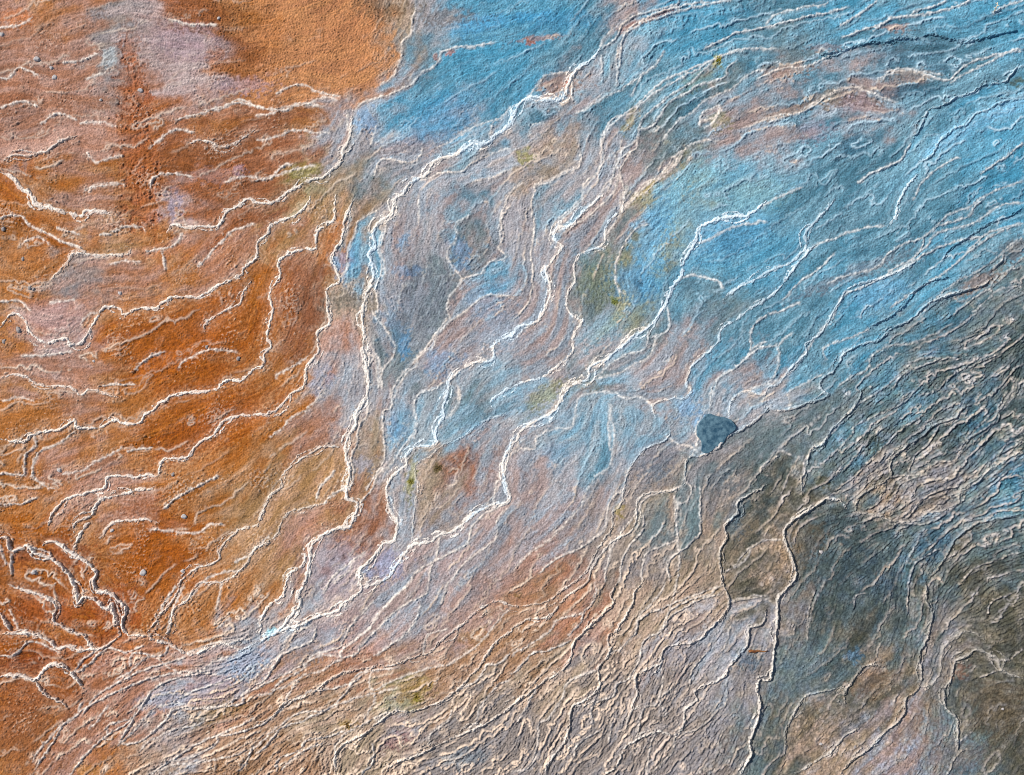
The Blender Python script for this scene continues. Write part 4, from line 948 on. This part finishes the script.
STONES = [  # x, y, radius px, dark?, label
(37.5,59.5,3.2,0,"largest round pale blue stone left of the rusty streak"),
(51,67.5,2.1,0,"small pale stone just right of the largest blue stone"),
(54.5,77.5,2.6,0,"oblong pale stone standing below two round ones near the top left"),
(1.5,34,2.6,0,"pale stone cut by the left edge near the top"),
(140.5,90.5,2.8,0,"whitish stone on the right flank of the rusty streak"),
(23,259,2.2,1,"dull grey stone on orange ground, above the lilac patch"),
(4,229.5,2.4,1,"dark grey stone close to the left edge, on the upper orange ground"),
(19,330,3.6,1,"rough grey boulder just inside the bend of the pale ridge at the left"),
(4,341.5,2.4,1,"grey stone at the left edge beneath the pale ridge"),
(120,293,2.3,0,"pale pebble on the pinkish ground above the deep orange flat"),
(238,358.5,2.3,1,"blue-grey pebble alone on the orange, right of the deep flat"),
(59.5,470,2.6,0,"pale pink pebble at the start of a faint ridge, lower left"),
(184,516.5,3.0,0,"pale angular pebble on plain orange in the lower left"),
(173.5,474.5,2.2,1,"grey pebble tucked under the long lower pale ridge"),
(143.5,572.5,3.2,0,"upright oval pale stone on the saturated orange flat"),
(34,572,2.8,0,"whitish lump between the thick crust walls"),
(112,530.5,2.2,0,"pale pebble under the short arched white ridge"),
(182.5,571,2.4,0,"cream pebble beside the lower of the thin pale ridges"),
(30,288,2.4,1,"first of two small grey pebbles above the lilac patch"),
(34,289.5,1.9,1,"second of two small grey pebbles, the one on the right"),
(238.5,644,2.6,1,"dark stone perched on the pink rim at the foot of the orange flat"),
(93.5,361,1.8,0,"tiny pale pebble below the pale ridge on the left"),
(207,347,2.0,1,"grey pebble at the end of a faint white streak"),
(101,100,1.6,0,"tiny white pebble near the left side of the rusty streak"),
(219,18.5,1.8,0,"small pale pebble on the brown upper ground"),
(855,747,1.8,1,"small dull stone on the brown ground at the bottom right"),
(722,750.5,2.4,1,"blue-grey stone near the bottom edge, right of the cream rims"),
(1003,709,1.5,0,"tiny white pebble on the brown basin"),
(821,744,1.8,0,"small stone beside the crumbly rim at the bottom"),
(821.5,552,2.2,0,"bright bluish pebble on the dark grey basin floor"),
]
protos = [blob_mesh("stone", 1.0, .85, .6, 3, M_stone), blob_mesh("stone", 1.15, .8, .55, 9, M_stone), blob_mesh("grey_stone", 1.0, .9, .6, 5, M_stone_d), blob_mesh("grey_stone", .9, 1.1, .6, 14, M_stone_d)]
r3 = random.Random(4)
for k, (x, y, r, dk, lab) in enumerate(STONES):
    o = bpy.data.objects.new("stone", protos[(2 if dk else 0)+k % 2]); C.objects.link(o)
    q = r*PX*.9; o.scale = (q, q*(1.35 if 'oblong' in lab or 'oval' in lab else 1), q*.9); o.rotation_euler = (0, 0, r3.uniform(-.6, .6))
    o.location = ((x-W/2)*PX, -(y-H/2)*PX, hgt(x, y)+q*.02)
    o["label"] = lab; o["category"] = "stone"; o["group"] = "loose stones lying on the ground"

# ---------------------------------------------------------------- moss tufts
def tuft(x, y, r, seed, c1, c2, lab, cat="moss"):
    m = blend_material("moss", c1, c2, 30, .95, .05, .8)
    rr = random.Random(seed); vs, fs = [], []
    for i in range(int(240*min(1, r/4)+60)):
        a = rr.uniform(0, 6.283); d = r*PX*math.sqrt(rr.random())*(.7+.45*math.sin(a*2+seed)+.25*math.sin(a*5+2*seed))
        bx, by = d*math.cos(a), d*math.sin(a); hh = (.010+.009*rr.random())*(1-.5*d/(r*PX)); w_ = .006+.005*rr.random()
        t = rr.uniform(0, 6.283); lx, ly = math.cos(t)*hh*.8, math.sin(t)*hh*.8; px_, py_ = -math.sin(t)*w_, math.cos(t)*w_
        z = hgt(x+bx/PX, y-by/PX)-hgt(x, y)-.004; b = len(vs)
        vs += [(bx-px_, by-py_, z), (bx+px_, by+py_, z), (bx+lx*.5+px_, by+ly*.5+py_, z+hh*.7), (bx+lx, by+ly, z+hh), (bx+lx*.5-px_, by+ly*.5-py_, z+hh*.7)]
        fs.append((b, b+1, b+2, b+3, b+4))
    me = bpy.data.meshes.new("moss_tuft"); me.from_pydata(vs, [], fs); me.materials.append(m)
    o = bpy.data.objects.new("moss_tuft", me); C.objects.link(o); o.location = ((x-W/2)*PX, -(y-H/2)*PX, hgt(x, y))
    o["label"] = lab; o["category"] = cat
tuft(438.5, 468, 4.2, 1, (96, 84, 50), (140, 118, 80), "dark olive moss clump alone on the brown flat in the middle")
tuft(410.5, 482, 3.2, 2, (136, 130, 50), (168, 158, 84), "bright yellow-green moss tuft left of the fine cream ridge")
tuft(417, 697, 3.6, 3, (136, 118, 48), (166, 142, 78), "yellow moss tuft on an olive-brown terrace, bottom centre")
tuft(347.5, 725, 4.4, 4, (136, 108, 52), (166, 134, 84), "brownish yellow moss tuft on a rim near the bottom")
tuft(718.5, 60, 4.2, 5, (150, 140, 30), (196, 186, 90), "pale yellow moss tuft in the upper blue slope")
tuft(615, 302, 3.6, 8, (122, 132, 60), (152, 156, 92), "bright green moss tuft at the tip of the olive-green patch")

# ---------------------------------------------------------------- a twig, a dried sprig
def tube(pts, rad, mat, name, parent=None, ns=7):
    vs, fs = [], []
    for i, p in enumerate(pts):
        a = np.array(pts[max(i-1, 0)]); b = np.array(pts[min(i+1, len(pts)-1)]); t = (b-a)/(np.linalg.norm(b-a)+1e-9)
        u = np.cross(t, (0, 0, 1)); u /= np.linalg.norm(u)+1e-9; v = np.cross(t, u)
        for k in range(ns):
            q = 2*math.pi*k/ns; vs.append(tuple(np.array(p)+rad[i]*(u*math.cos(q)+v*math.sin(q))))
    for i in range(len(pts)-1):
        for k in range(ns): fs.append((i*ns+k, i*ns+(k+1) % ns, (i+1)*ns+(k+1) % ns, (i+1)*ns+k))
    fs += [tuple(range(ns))[::-1], tuple((len(pts)-1)*ns+k for k in range(ns))]
    me = bpy.data.meshes.new(name); me.from_pydata(vs, [], fs); me.materials.append(mat)
    for p in me.polygons: p.use_smooth = True
    o = bpy.data.objects.new(name, me); C.objects.link(o)
    if parent: o.parent = parent
    return o
M_twig = blend_material("bark", (96, 56, 32), (158, 112, 74), 20, .85, .1, .6)
pts = [(748.5, 651.2), (751, 650.6), (754, 651.4), (758, 650.8), (763, 651.3), (768, 650.6)]
o = tube([((x-W/2)*PX, -(y-H/2)*PX, hgt(x, y)+.02) for x, y in pts], [.022, .030, .026, .019, .013, .006], M_twig, "twig")
o["label"] = "short brown twig lying above the bluish dip, lower right of the middle"; o["category"] = "twig"
M_sprig = blend_material("dry_stem", (196, 176, 150), (232, 220, 200), 20, .8, .1, .3)
e = bpy.data.objects.new("dry_sprig", None); C.objects.link(e); ex, ey = 993.5, 10.0
e.location = ((ex-W/2)*PX, -(ey-H/2)*PX, hgt(ex, ey)); e["label"] = "tiny pale dried sprig with short side shoots by the top right corner"; e["category"] = "sprig"
tube([(0, -.05, .0), (0, 0, .06), (.012, .05, .09), (.01, .10, .10)], [.012, .011, .009, .004], M_sprig, "stem", e)
for k, (a, b) in enumerate((((0, -.01, .05), (-.05, .02, .07)), ((.006, .03, .08), (.055, .04, .09)), ((.01, .06, .09), (-.035, .085, .1)))):
    tube([a, tuple((np.array(a)+np.array(b))/2+np.array([0, 0, .008])), b], [.008, .006, .003], M_sprig, "side_shoot", e)
